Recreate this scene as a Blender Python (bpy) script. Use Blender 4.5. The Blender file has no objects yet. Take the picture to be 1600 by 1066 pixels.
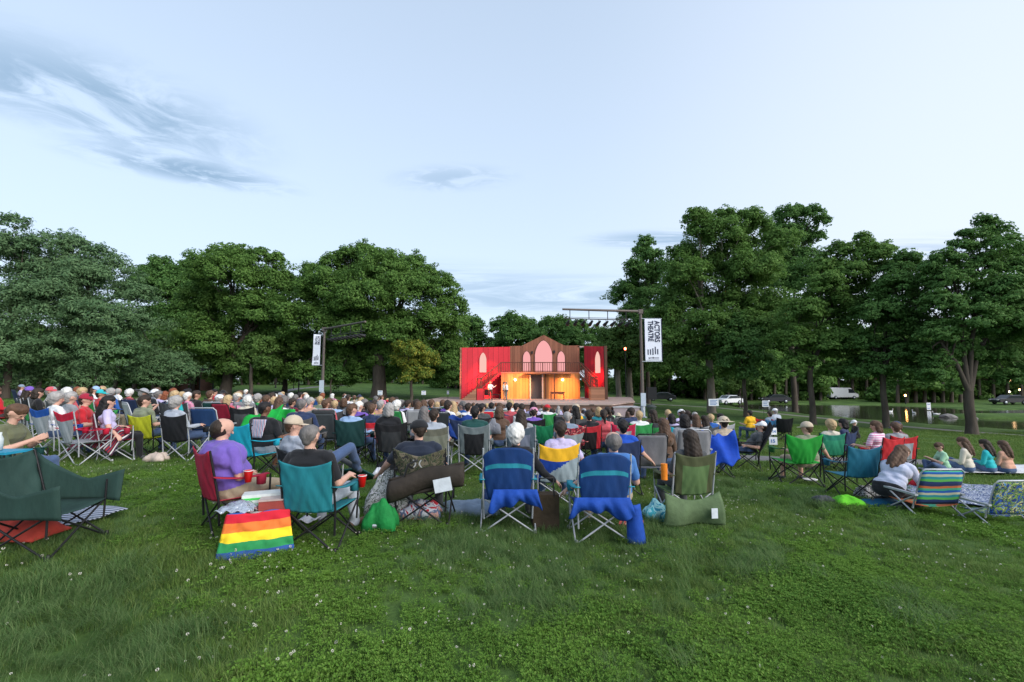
import bpy, bmesh, math, random
import numpy as np
from mathutils import Vector, Matrix, noise as mnoise
R = math.radians
SC = bpy.context.scene
COL = SC.collection
# ------------------------------------------------------------------ camera
CAMZ = 1.75
PITCH = math.atan(60/711.)
cd = bpy.data.cameras.new('camera'); cam = bpy.data.objects.new('camera', cd); COL.objects.link(cam)
cam.location = (0, 0, CAMZ); cam.rotation_euler = (R(90)+PITCH, 0, 0)
cd.lens = 16; cd.sensor_width = 36; cd.clip_end = 3000; cd.clip_start = .05
SC.camera = cam
# ------------------------------------------------------------------ view, sky, sun
SC.view_settings.view_transform = 'Standard'
try: SC.view_settings.look = 'None'
except Exception: pass
SC.view_settings.gamma = 1
SC.view_settings.exposure = 1.2
SUN_EL, SUN_ROT = R(30), R(128)
W = bpy.data.worlds.new("World"); SC.world = W; W.use_nodes = True
nt = W.node_tree; nt.nodes.clear()
def N(t, kind, **kw):
    n = t.nodes.new(kind)
    for k, v in kw.items():
        if k in ('inp',):
            for a, b in v.items(): n.inputs[a].default_value = b
        else: setattr(n, k, v)
    return n
def L(t, a, ai, b, bi): t.links.new(a.outputs[ai], b.inputs[bi])
sky = N(nt, 'ShaderNodeTexSky', sky_type='NISHITA', sun_disc=False, sun_elevation=SUN_EL, sun_rotation=SUN_ROT,
        altitude=100, air_density=1.0, dust_density=1.2, ozone_density=2.2)
tc = N(nt, 'ShaderNodeTexCoord'); sep = N(nt, 'ShaderNodeSeparateXYZ'); L(nt, tc, 'Generated', sep, 0)
# thin high overcast veil, denser towards the horizon
veil = N(nt, 'ShaderNodeMapRange', inp={1: 0.0, 2: .8, 3: .96, 4: .55}); L(nt, sep, 2, veil, 0)
mixv = N(nt, 'ShaderNodeMix', data_type='RGBA'); L(nt, veil, 0, mixv, 0); L(nt, sky, 0, mixv, 6)
mixv.inputs[7].default_value = (2.95, 3.5, 4.15, 1)
# streaky cloud patches, mapped on a flat layer overhead
dv = N(nt, 'ShaderNodeMath', operation='MAXIMUM', inp={1: .04}); L(nt, sep, 2, dv, 0)
ux = N(nt, 'ShaderNodeMath', operation='DIVIDE'); L(nt, sep, 0, ux, 0); L(nt, dv, 0, ux, 1)
uy = N(nt, 'ShaderNodeMath', operation='DIVIDE'); L(nt, sep, 1, uy, 0); L(nt, dv, 0, uy, 1)
cmb = N(nt, 'ShaderNodeCombineXYZ'); L(nt, ux, 0, cmb, 0); L(nt, uy, 0, cmb, 1)
def cloudpatch(cx, cy, rx, ry, rot, seed, amt, sx=1.2, sy=5.0):
    mp = N(nt, 'ShaderNodeMapping', vector_type='TEXTURE'); mp.inputs['Location'].default_value = (cx, cy, 0)
    mp.inputs['Rotation'].default_value = (0, 0, rot); mp.inputs['Scale'].default_value = (rx, ry, 1); L(nt, cmb, 0, mp, 0)
    ln = N(nt, 'ShaderNodeVectorMath', operation='LENGTH'); L(nt, mp, 0, ln, 0)
    fall = N(nt, 'ShaderNodeMapRange', interpolation_type='SMOOTHSTEP', inp={1: 1.0, 2: .1, 3: 0, 4: 1}); L(nt, ln, 'Value', fall, 0)
    mp2 = N(nt, 'ShaderNodeMapping'); mp2.inputs['Location'].default_value = (seed, seed*2, 0); mp2.inputs['Scale'].default_value = (sx, sy, 1); L(nt, mp, 0, mp2, 0)
    nz = N(nt, 'ShaderNodeTexNoise', inp={'Scale': 1.3, 'Detail': 8, 'Roughness': .62, 'Distortion': .9}); L(nt, mp2, 0, nz, 0)
    rm = N(nt, 'ShaderNodeMapRange', interpolation_type='SMOOTHSTEP', inp={1: .32, 2: .6, 3: 0, 4: 1}); L(nt, nz, 0, rm, 0)
    m = N(nt, 'ShaderNodeMath', operation='MULTIPLY'); L(nt, rm, 0, m, 0); L(nt, fall, 0, m, 1)
    m2 = N(nt, 'ShaderNodeMath', operation='MULTIPLY', inp={1: amt}); L(nt, m, 0, m2, 0)
    return m2
cps = [cloudpatch(-1.52, 1.58, .75, .52, R(44), 3.1, 1.0, 1.9, 1.5), cloudpatch(-1.55, 2.12, .6, .24, R(28), 7.7, 1.0, 2.0, 1.3),
       cloudpatch(-.31, 2.2, .42, .2, R(-5), 1.3, .55, 1.8, 1.2), cloudpatch(1.05, 3.2, .7, .3, R(0), 5.3, .8, 1, 2), cloudpatch(.5, 5.6, 3.2, 1.8, R(0), 9.3, .65, 1.6, 1.6), cloudpatch(3.1, 3.6, 1.1, .7, R(0), 2.3, .5, 1, 3), cloudpatch(-1.0, 4.4, 2.0, .9, R(0), 6.3, .4, 1, 3)]
acc = cps[0]
for c in cps[1:]:
    s = N(nt, 'ShaderNodeMath', operation='ADD', use_clamp=True); L(nt, acc, 0, s, 0); L(nt, c, 0, s, 1); acc = s
bright = N(nt, 'ShaderNodeMapRange', interpolation_type='SMOOTHSTEP', inp={1: .05, 2: .8, 3: 0, 4: .55}); L(nt, sep, 0, bright, 0)
mixb = N(nt, 'ShaderNodeMix', data_type='RGBA'); L(nt, bright, 0, mixb, 0); L(nt, mixv, 2, mixb, 6); mixb.inputs[7].default_value = (3.7, 3.95, 4.5, 1)
mixc = N(nt, 'ShaderNodeMix', data_type='RGBA'); L(nt, acc, 0, mixc, 0); L(nt, mixb, 2, mixc, 6); mixc.inputs[7].default_value = (1.3, 1.95, 2.75, 1)
bg = N(nt, 'ShaderNodeBackground', inp={'Strength': .115}); L(nt, mixc, 2, bg, 0)
wo = N(nt, 'ShaderNodeOutputWorld'); L(nt, bg, 0, wo, 0)
sl = bpy.data.lights.new('sun', 'SUN'); sl.energy = 1.5; sl.angle = R(50); sl.color = (1, .93, .86)
sun = bpy.data.objects.new('sun', sl); COL.objects.link(sun)
sd = Vector((math.sin(SUN_ROT)*math.cos(SUN_EL), math.cos(SUN_ROT)*math.cos(SUN_EL), math.sin(SUN_EL)))
sun.rotation_euler = sd.to_track_quat('Z', 'Y').to_euler(); sun.location = (0, 0, 60)
# ------------------------------------------------------------------ helpers
def tag(o, label=None, cat=None, group=None, kind=None):
    if label: o['label'] = label
    if cat: o['category'] = cat
    if group: o['group'] = group
    if kind: o['kind'] = kind
    return o
def empty(name, loc=(0, 0, 0), rz=0, label=None, cat=None, group=None, kind=None):
    o = bpy.data.objects.new(name, None); COL.objects.link(o); o.location = loc; o.rotation_euler = (0, 0, rz)
    o.empty_display_size = .1
    return tag(o, label, cat, group, kind)
def mesh_obj(name, me, mats=None, parent=None):
    o = bpy.data.objects.new(name, me); COL.objects.link(o)
    if mats is not None:
        if not isinstance(mats, (list, tuple)): mats = [mats]
        for m in mats: me.materials.append(m)
    if parent is not None: o.parent = parent
    return o
def np_mesh(name, co, faces, nper=4, smooth=False, mi=None):
    """co (n,3); faces (m,nper) int array"""
    me = bpy.data.meshes.new(name); co = np.asarray(co, dtype=np.float32); faces = np.asarray(faces, dtype=np.int32)
    me.vertices.add(len(co)); me.vertices.foreach_set('co', co.ravel())
    me.loops.add(faces.size); me.loops.foreach_set('vertex_index', faces.ravel())
    me.polygons.add(len(faces)); me.polygons.foreach_set('loop_start', np.arange(0, faces.size, nper, dtype=np.int32))
    if smooth: me.polygons.foreach_set('use_smooth', np.ones(len(faces), dtype=bool))
    if mi is not None: me.polygons.foreach_set('material_index', np.asarray(mi, dtype=np.int32))
    me.update(calc_edges=True); return me
class MB:
    """collects primitives into one mesh"""
    def __init__(s): s.v = []; s.f = []; s.m = []; s.sm = []; s.k = 0
    def slot(s, k): s.k = k; return s
    def add(s, v, f, smooth=False):
        b = len(s.v); s.v += [tuple(p) for p in v]; s.f += [tuple(b+i for i in q) for q in f]
        s.m += [s.k]*len(f); s.sm += [smooth]*len(f); return s
    def box(s, lo, hi, M=None):
        x0, y0, z0 = lo; x1, y1, z1 = hi
        v = [Vector(p) for p in ((x0,y0,z0),(x1,y0,z0),(x1,y1,z0),(x0,y1,z0),(x0,y0,z1),(x1,y0,z1),(x1,y1,z1),(x0,y1,z1))]
        if M is not None: v = [M @ p for p in v]
        return s.add(v, [(0,3,2,1),(4,5,6,7),(0,1,5,4),(1,2,6,5),(2,3,7,6),(3,0,4,7)])
    def tube(s, pts, r, n=8, cap=True, sm=True):
        pts = [Vector(p) for p in pts]
        rs = r if isinstance(r, (list, tuple)) else [r]*len(pts)
        v = []; f = []; up = Vector((0, 0, 1))
        for i, p in enumerate(pts):
            d = (pts[min(i+1, len(pts)-1)]-pts[max(i-1, 0)]).normalized()
            a = d.cross(up) if abs(d.z) < .95 else d.cross(Vector((1, 0, 0))); a.normalize(); b = d.cross(a)
            for k in range(n):
                t = 2*math.pi*k/n; v.append(p+(a*math.cos(t)+b*math.sin(t))*rs[i])
        for i in range(len(pts)-1):
            for k in range(n): f.append((i*n+k, i*n+(k+1) % n, (i+1)*n+(k+1) % n, (i+1)*n+k))
        s.add(v, f, sm)
        if cap: s.add(v[:n], [tuple(range(n))]); s.add(v[-n:], [tuple(reversed(range(n)))])
        return s
    def lathe(s, prof, c=(0, 0, 0), n=16, M=None):
        v = []; f = []
        for (r, z) in prof:
            for k in range(n):
                t = 2*math.pi*k/n; p = Vector((c[0]+r*math.cos(t), c[1]+r*math.sin(t), c[2]+z)); v.append(M @ p if M is not None else p)
        for i in range(len(prof)-1):
            for k in range(n): f.append((i*n+k, i*n+(k+1) % n, (i+1)*n+(k+1) % n, (i+1)*n+k))
        return s.add(v, f, True)
    def prism(s, poly, axis, a, b):
        """poly: 2D outline; extruded along axis ('x','y','z') from a to b"""
        def P(q, t): return (t, q[0], q[1]) if axis == 'x' else (q[0], t, q[1]) if axis == 'y' else (q[0], q[1], t)
        n = len(poly); v = [P(q, a) for q in poly]+[P(q, b) for q in poly]
        f = [(i, (i+1) % n, n+(i+1) % n, n+i) for i in range(n)]+[tuple(range(n))[::-1], tuple(range(n, 2*n))]
        return s.add(v, f)
    def sheet(s, fn, nu, nv, th=.004, zone=None, smooth=True):
        """fn(u,v)->point for u,v in 0..1; a cloth sheet of thickness th"""
        P = [[Vector(fn(i/nu, j/nv)) for i in range(nu+1)] for j in range(nv+1)]
        nr = [[None]*(nu+1) for _ in range(nv+1)]
        for j in range(nv+1):
            for i in range(nu+1):
                du = P[j][min(i+1, nu)]-P[j][max(i-1, 0)]; dvv = P[min(j+1, nv)][i]-P[max(j-1, 0)][i]
                q = du.cross(dvv); nr[j][i] = q.normalized() if q.length > 1e-9 else Vector((0, 0, 1))
        v = []; 
        for sgn in (.5, -.5):
            for j in range(nv+1):
                for i in range(nu+1): v.append(P[j][i]+nr[j][i]*th*sgn)
        K = (nu+1)*(nv+1); w = nu+1; k0 = s.k; base = len(s.v)
        s.v += [tuple(p) for p in v]
        def q(ix, k): s.f.append(tuple(base+t for t in ix)); s.m.append(k); s.sm.append(smooth)
        for j in range(nv):
            for i in range(nu):
                k = zone((i+.5)/nu, (j+.5)/nv) if zone else k0
                a = j*w+i; q((a, a+1, a+w+1, a+w), k); q((K+a, K+a+w, K+a+w+1, K+a+1), k)
        for i in range(nu):
            k = zone((i+.5)/nu, 0) if zone else k0; q((i+1, i, K+i, K+i+1), k)
            k = zone((i+.5)/nu, 1) if zone else k0; a = nv*w+i; q((a, a+1, K+a+1, K+a), k)
        for j in range(nv):
            k = zone(0, (j+.5)/nv) if zone else k0; a = j*w; q((a, a+w, K+a+w, K+a), k)
            k = zone(1, (j+.5)/nv) if zone else k0; a = j*w+nu; q((a+w, a, K+a, K+a+w), k)
        return s
    def mesh(s, name):
        me = bpy.data.meshes.new(name); me.from_pydata(s.v, [], s.f)
        me.polygons.foreach_set('material_index', s.m); me.polygons.foreach_set('use_smooth', s.sm); me.update(); return me
    def build(s, name, mats, parent=None): return mesh_obj(name, s.mesh(name), mats, parent)
# ------------------------------------------------------------------ materials
MC = {}
def nodes_mat(name):
    m = bpy.data.materials.new(name); m.use_nodes = True; t = m.node_tree; t.nodes.clear()
    o = N(t, 'ShaderNodeOutputMaterial'); return m, t, o
def mat(name, col, rough=.8, var=.12, scale=12, bump=.15, bscale=60, metal=0, spec=.3, stretch=(1, 1, 1), emit=None, sheen=0):
    key = (name, tuple(round(c, 4) for c in col))
    if key in MC: return MC[key]
    m, t, o = nodes_mat(name); p = N(t, 'ShaderNodeBsdfPrincipled')
    p.inputs['Roughness'].default_value = rough; p.inputs['Metallic'].default_value = metal; p.inputs['Specular IOR Level'].default_value = spec
    tcn = N(t, 'ShaderNodeTexCoord'); mp = N(t, 'ShaderNodeMapping'); mp.inputs['Scale'].default_value = stretch; L(t, tcn, 'Object', mp, 0)
    nz = N(t, 'ShaderNodeTexNoise', inp={'Scale': scale, 'Detail': 4, 'Roughness': .6}); L(t, mp, 0, nz, 0)
    mx = N(t, 'ShaderNodeMix', data_type='RGBA'); c = tuple(col[:3])
    mx.inputs[6].default_value = tuple(max(0, x*(1-var)) for x in c)+(1,); mx.inputs[7].default_value = tuple(min(1, x*(1+var)) for x in c)+(1,)
    rm = N(t, 'ShaderNodeMapRange', inp={1: .3, 2: .7}); L(t, nz, 0, rm, 0); L(t, rm, 0, mx, 0); L(t, mx, 2, p, 'Base Color')
    if bump:
        n2 = N(t, 'ShaderNodeTexNoise', inp={'Scale': bscale, 'Detail': 3}); L(t, mp, 0, n2, 0)
        b = N(t, 'ShaderNodeBump', inp={'Strength': bump, 'Distance': .02}); L(t, n2, 0, b, 'Height'); L(t, b, 0, p, 'Normal')
    if sheen: p.inputs['Sheen Weight'].default_value = sheen
    if emit: p.inputs['Emission Color'].default_value = tuple(emit[:3])+(1,); p.inputs['Emission Strength'].default_value = emit[3]
    L(t, p, 0, o, 0); MC[key] = m; return m
def cloth(col, name='cloth'): return mat(name, col, .9, .12, 9, .35, 14, sheen=.15)
def canvas(col, name='canvas'): return mat(name, col, .8, .16, 5, .9, 6, stretch=(1, 1, .45))
def metal(col=(.03, .03, .032), name='painted_metal'): return mat(name, col, .45, .1, 20, .05, 40, metal=.3)
def leafmat(name, a, b, c, tr=.4):
    m, t, o = nodes_mat(name)
    g = N(t, 'ShaderNodeNewGeometry'); tcn = N(t, 'ShaderNodeTexCoord')
    nz = N(t, 'ShaderNodeTexNoise', inp={'Scale': .45, 'Detail': 3}); L(t, tcn, 'Object', nz, 0)
    rp = N(t, 'ShaderNodeMapRange', inp={1: .35, 2: .65}); L(t, nz, 0, rp, 0)
    m1 = N(t, 'ShaderNodeMix', data_type='RGBA'); m1.inputs[6].default_value = a+(1,); m1.inputs[7].default_value = b+(1,); L(t, rp, 0, m1, 0)
    m2 = N(t, 'ShaderNodeMix', data_type='RGBA'); m2.inputs[7].default_value = c+(1,); L(t, m1, 2, m2, 6)
    pw = N(t, 'ShaderNodeMath', operation='POWER', inp={1: 2.0}); L(t, g, 'Random Per Island', pw, 0); L(t, pw, 0, m2, 0)
    d = N(t, 'ShaderNodeBsdfPrincipled', inp={'Roughness': .6, 'Specular IOR Level': .14}); L(t, m2, 2, d, 'Base Color')
    tl = N(t, 'ShaderNodeBsdfTranslucent'); L(t, m2, 2, tl, 0)
    ms = N(t, 'ShaderNodeMixShader', inp={0: tr}); L(t, d, 0, ms, 1); L(t, tl, 0, ms, 2); L(t, ms, 0, o, 0); return m
def emitmat(name, col, st):
    m, t, o = nodes_mat(name); e = N(t, 'ShaderNodeEmission', inp={1: st}); e.inputs[0].default_value = tuple(col)+(1,); L(t, e, 0, o, 0); return m
# ------------------------------------------------------------------ terrain
ZW = -2.3
_by = [-60, 5, 9.5, 14, 21, 30, 37, 47, 60, 85, 150, 300, 2000]
_bz = [0, 0, -.09, -.2, -.44, -.75, -.92, -.95, -.8, -.5, 0, .3, 3]
def ss(a, b, x):
    t = np.clip((x-a)/(b-a), 0, 1); return t*t*(3-2*t)
def base_h(x, y):
    x = np.asarray(x, float); y = np.asarray(y, float)
    b = (np.interp(y-2, _by, _bz)+np.interp(y, _by, _bz)+np.interp(y+2, _by, _bz))/3
    T = np.where(x < 0, 1.15*np.tanh(-.04*x/1.15), -2.2*np.tanh(.04*x/2.2))
    n = .03*np.sin(x*.55+1)*np.sin(y*.43+2)+.02*np.sin(x*1.3+y*.9)
    return b+T+n*ss(3, 9, y)
def ray(px, py):
    a, b = (px-800)/711., (533-py)/711.; c, s = math.cos(PITCH), math.sin(PITCH)
    return Vector((a, c-b*s, s+b*c))
def on_z(px, py, z):
    d = ray(px, py); t = (z-CAMZ)/d.z; return Vector((d.x*t, d.y*t, z))
def at(px, py, Y):
    d = ray(px, py); t = Y/d.y; return Vector((d.x*t, Y, CAMZ+d.z*t))
# pond outline (near shore left to right, then far shore back)
_near = [(1130, 634), (1165, 640), (1230, 645), (1300, 652), (1380, 659), (1450, 664), (1520, 669), (1600, 674), (1760, 684)]
_far = [(1900, 650), (1760, 645), (1600, 640), (1520, 641), (1480, 637), (1380, 633.5), (1250, 632), (1160, 631)]
POND = [on_z(a, b, ZW) for a, b in _near+_far]
PX = np.array([p.x for p in POND]); PY = np.array([p.y for p in POND])
def pond_sd(x, y):
    x = np.asarray(x, float); y = np.asarray(y, float); d = np.full(x.shape, 1e9); ins = np.zeros(x.shape, bool); n = len(PX)
    for i in range(n):
        ax, ay, bx, by = PX[i], PY[i], PX[(i+1) % n], PY[(i+1) % n]; ex, ey = bx-ax, by-ay
        t = np.clip(((x-ax)*ex+(y-ay)*ey)/(ex*ex+ey*ey), 0, 1); d = np.minimum(d, np.hypot(x-ax-t*ex, y-ay-t*ey))
        c = ((ay > y) != (by > y)) & (x < (bx-ax)*(y-ay)/((by-ay) if by != ay else 1e-9)+ax); ins ^= c
    return np.where(ins, -d, d)
def H(x, y):
    h = base_h(x, y); sd_ = pond_sd(x, y)
    k = ss(0, 16, sd_); out = np.maximum(h, ZW+.25)*k+(ZW+.12+.0*h)*(1-k)
    return np.where(sd_ < 0, ZW+.12-.9*ss(0, 2.5, -sd_), out)
def h1(x, y): return float(H(np.array([x]), np.array([y]))[0])
def gp(px, py):
    d = ray(px, py); ts = np.linspace(1.5, 260, 5200); xs = d.x*ts; ys = d.y*ts; zs = CAMZ+d.z*ts; below = zs < H(xs, ys)
    i = int(np.argmax(below)) if below.any() else len(ts)-1; t = ts[i]; return Vector((d.x*t, d.y*t, float(H(xs[i:i+1], ys[i:i+1])[0])))
def seat_at(px, py, hh):
    """ground point whose spot hh metres up shows at the pixel"""
    d = ray(px, py); ts = np.linspace(4, 60, 2200); xs = d.x*ts; ys = d.y*ts; zs = CAMZ+d.z*ts; b = zs < H(xs, ys)+hh
    i = int(np.argmax(b)) if b.any() else 900; return Vector((float(xs[i]), float(ys[i]), h1(xs[i], ys[i])))
def graded(lo, hi, pts):
    out = [lo]; 
    while out[-1] < hi:
        v = out[-1]; out.append(v+np.interp(v, [p[0] for p in pts], [p[1] for p in pts]))
    return np.array(out)
gx = graded(-700, 900, [(-700, 60), (-150, 12), (-60, 2.5), (-20, 1), (-12, .5), (12, .5), (20, 1), (80, 1.3), (130, 6), (300, 30), (900, 60)])
gy = graded(-20, 1500, [(-20, 2), (0, .5), (15, .5), (30, .8), (85, 1.2), (120, 4), (300, 20), (1500, 80)])
X, Y = np.meshgrid(gx, gy); Z = H(X, Y)
nx, ny = len(gx), len(gy); idx = np.arange(nx*ny).reshape(ny, nx)
F = np.stack([idx[:-1, :-1], idx[:-1, 1:], idx[1:, 1:], idx[1:, :-1]], -1).reshape(-1, 4)
me = np_mesh('lawn', np.stack([X, Y, Z], -1).reshape(-1, 3), F, smooth=True)
mg, t, o = nodes_mat('lawn_soil_and_grass')
g = N(t, 'ShaderNodeNewGeometry'); p = N(t, 'ShaderNodeBsdfPrincipled', inp={'Roughness': .95, 'Specular IOR Level': .1})
n1 = N(t, 'ShaderNodeTexNoise', inp={'Scale': .35, 'Detail': 5, 'Roughness': .65}); L(t, g, 'Position', n1, 0)
n2 = N(t, 'ShaderNodeTexNoise', inp={'Scale': 6, 'Detail': 6, 'Roughness': .7}); L(t, g, 'Position', n2, 0)
m1 = N(t, 'ShaderNodeMix', data_type='RGBA'); m1.inputs[6].default_value = (.045, .09, .022, 1); m1.inputs[7].default_value = (.1, .17, .045, 1)
r1 = N(t, 'ShaderNodeMapRange', inp={1: .35, 2: .65}); L(t, n1, 0, r1, 0); L(t, r1, 0, m1, 0)
m2 = N(t, 'ShaderNodeMix', data_type='RGBA', blend_type='MULTIPLY', inp={0: .75}); L(t, m1, 2, m2, 6)
r2 = N(t, 'ShaderNodeMapRange', inp={1: .3, 2: .7, 3: .45, 4: 1.35}); L(t, n2, 0, r2, 0); L(t, r2, 0, m2, 7); L(t, m2, 2, p, 'Base Color')
bp = N(t, 'ShaderNodeBump', inp={'Strength': .6, 'Distance': .08}); L(t, n2, 0, bp, 'Height'); L(t, bp, 0, p, 'Normal'); L(t, p, 0, o, 0)
lawn = mesh_obj('lawn', me, mg); tag(lawn, 'wide mown lawn sloping down towards the stage and the pond', 'lawn', kind='structure')
# water
mw, t, o = nodes_mat('pond_water'); p = N(t, 'ShaderNodeBsdfPrincipled', inp={'Roughness': .06, 'Specular IOR Level': .5}); p.inputs['Base Color'].default_value = (.045, .05, .03, 1)
g = N(t, 'ShaderNodeNewGeometry'); mp = N(t, 'ShaderNodeMapping'); mp.inputs['Scale'].default_value = (1, 2.2, 1); L(t, g, 'Position', mp, 0)
nz = N(t, 'ShaderNodeTexNoise', inp={'Scale': 1.6, 'Detail': 4}); L(t, mp, 0, nz, 0)
bp = N(t, 'ShaderNodeBump', inp={'Strength': .08, 'Distance': .1}); L(t, nz, 0, bp, 'Height'); L(t, bp, 0, p, 'Normal'); L(t, p, 0, o, 0)
x0, x1_, y0, y1_ = PX.min()-3, PX.max()+3, PY.min()-3, PY.max()+3
wm = MB(); wm.add([(x0, y0, ZW), (x1_, y0, ZW), (x1_, y1_, ZW), (x0, y1_, ZW)], [(0, 1, 2, 3)])
wat = wm.build('pond_water', mw); tag(wat, 'dark still pond beyond the lawn', 'pond', kind='structure')
# paths
asph = mat('asphalt', (.16, .155, .16), .9, .15, 3, .3, 90)
def strip(name, pts, width, m, label, cat='path', up=.03):
    pts = [Vector((p[0], p[1], 0)) for p in pts]; v = []; f = []; q = []
    for i in range(len(pts)-1):
        a, b = pts[i], pts[i+1]; n = max(2, int((b-a).length/.7))
        for k in range(n): q.append(a.lerp(b, k/n))
    q.append(pts[-1])
    for _ in range(6): q = [q[0]]+[(q[i-1]+q[i]*2+q[i+1])/4 for i in range(1, len(q)-1)]+[q[-1]]
    for i, a in enumerate(q):
        d = (q[min(i+1, len(q)-1)]-q[max(i-1, 0)]).normalized(); nrm = Vector((-d.y, d.x, 0))
        for s in (-.5, -.17, .17, .5):
            c = a+nrm*width*s; v.append((c.x, c.y, h1(c.x, c.y)+up-(.05 if abs(s) == .5 else 0)))
    for i in range(len(q)-1):
        for k in range(3): a = i*4+k; f.append((a+1, a, a+4, a+5))
    m_ = MB(); m_.add(v, f, True); ob = m_.build(name, m); tag(ob, label, cat, kind='structure'); return q
PATHS = []
PATHS.append((strip('path', [(4.5, 13.0), (8, 13.3), (12, 13.4), (16, 13.2), (24, 12.4), (40, 10)], 1.7, asph, 'grey asphalt footpath crossing the lawn behind the green chairs'), .85))
pa = [gp(930, 628), gp(985, 631), gp(1060, 633.5), gp(1120, 637), gp(1200, 645), gp(1300, 655), gp(1400, 665.5), gp(1500, 674), gp(1600, 681), gp(1700, 688)]
PATHS.append((strip('path', pa, 1.5, mat('pale_path', (.2, .19, .17), .9, .15, 3, .3, 60), 'narrow pale path running from the stage along the near bank of the pond'), .75))
pb = [gp(395, 622), gp(430, 614), gp(460, 608), gp(500, 604), gp(540, 602.5)]
PATHS.append((strip('path', pb, 2.0, asph, 'pale path climbing the lawn towards the parked cars'), 1.0))
road = strip('road', [(-260, 152), (-150, 148), (-80, 147), (-20, 150), (40, 135), (80, 97), (105, 88), (190, 84)], 9, mat('road_asphalt', (.07, .07, .075), .9), 'far asphalt road and parking strip beyond the lawns', 'road', .08)
# ------------------------------------------------------------------ trees
RNG = np.random.default_rng(7)
def rand_dirs(n, rng):
    v = rng.normal(size=(n, 3)); return v/np.linalg.norm(v, axis=1, keepdims=True)
def leaves_mesh(name, centers, normals, size, rng, aspect=.6):
    n = len(centers); t = np.cross(normals, rand_dirs(n, rng)); t /= np.maximum(np.linalg.norm(t, axis=1, keepdims=True), 1e-6); b = np.cross(normals, t)
    s = size*rng.uniform(.6, 1.35, (n, 1)); fold = normals*s*.18
    co = np.stack([centers-t*s*.5, centers+b*s*aspect*.5+fold, centers+t*s*.5, centers-b*s*aspect*.5+fold], 1).reshape(-1, 3)
    return np_mesh(name, co, np.arange(4*n).reshape(-1, 4))
def lobe_leaves(c, r, leaf, rng, dens=1.0, flat=.62, sub=.30, droop=0.0):
    """leaf sprays gathered in sub-clumps over and inside one bough"""
    sr = max(.35, r*sub); ns = max(6, int(3.6*(r/sr)**2*dens))
    u = rand_dirs(ns, rng); u[:, 2] = np.where(u[:, 2] < -.45, -u[:, 2]*.6, u[:, 2])
    rad = r*rng.uniform(.4, 1.08, (ns, 1))**.5*(.86+.2*np.sin(u[:, :1]*5+c[0])*np.cos(u[:, 1:2]*6+c[2]))
    sc = np.array(c)+u*rad*np.array([1, 1, .85]); out_c = []; out_n = []
    for k in range(ns):
        srk = sr*rng.uniform(.6, 1.25); nl = int(13*(srk/leaf)**2*.75)
        nl = max(8, min(nl, 420)); w = rand_dirs(nl, rng); w *= (rng.uniform(.2, 1, (nl, 1))**.45)*srk; w[:, 2] *= flat; w[:, 2] -= droop*np.hypot(w[:, 0], w[:, 1])
        out_c.append(sc[k]+w); nn = w/srk+u[k]*.7+np.array([0, 0, .75])+rng.normal(size=(nl, 3))*.55
        out_n.append(nn/np.linalg.norm(nn, axis=1, keepdims=True))
    return np.concatenate(out_c), np.concatenate(out_n)
BARK = mat('bark', (.075, .062, .05), .95, .35, 3, .9, 14, stretch=(1, 1, .25))
PALEBARK = mat('pale_bark', (.2, .175, .14), .95, .3, 3, .9, 10, stretch=(1, 1, .2))
LEAF = {'maple': leafmat('maple_leaves', (.072, .16, .034), (.12, .23, .05), (.17, .3, .075)),
        'dark': leafmat('dark_leaves', (.058, .145, .038), (.098, .21, .052), (.145, .275, .075)),
        'needle': leafmat('hemlock_needles', (.072, .152, .066), (.112, .2, .09), (.16, .26, .12), .3),
        'yellow': leafmat('yellowing_leaves', (.09, .19, .035), (.2, .27, .05), (.42, .38, .06)),
        'light': leafmat('bright_leaves', (.065, .14, .035), (.11, .2, .05), (.15, .25, .065))}
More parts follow.
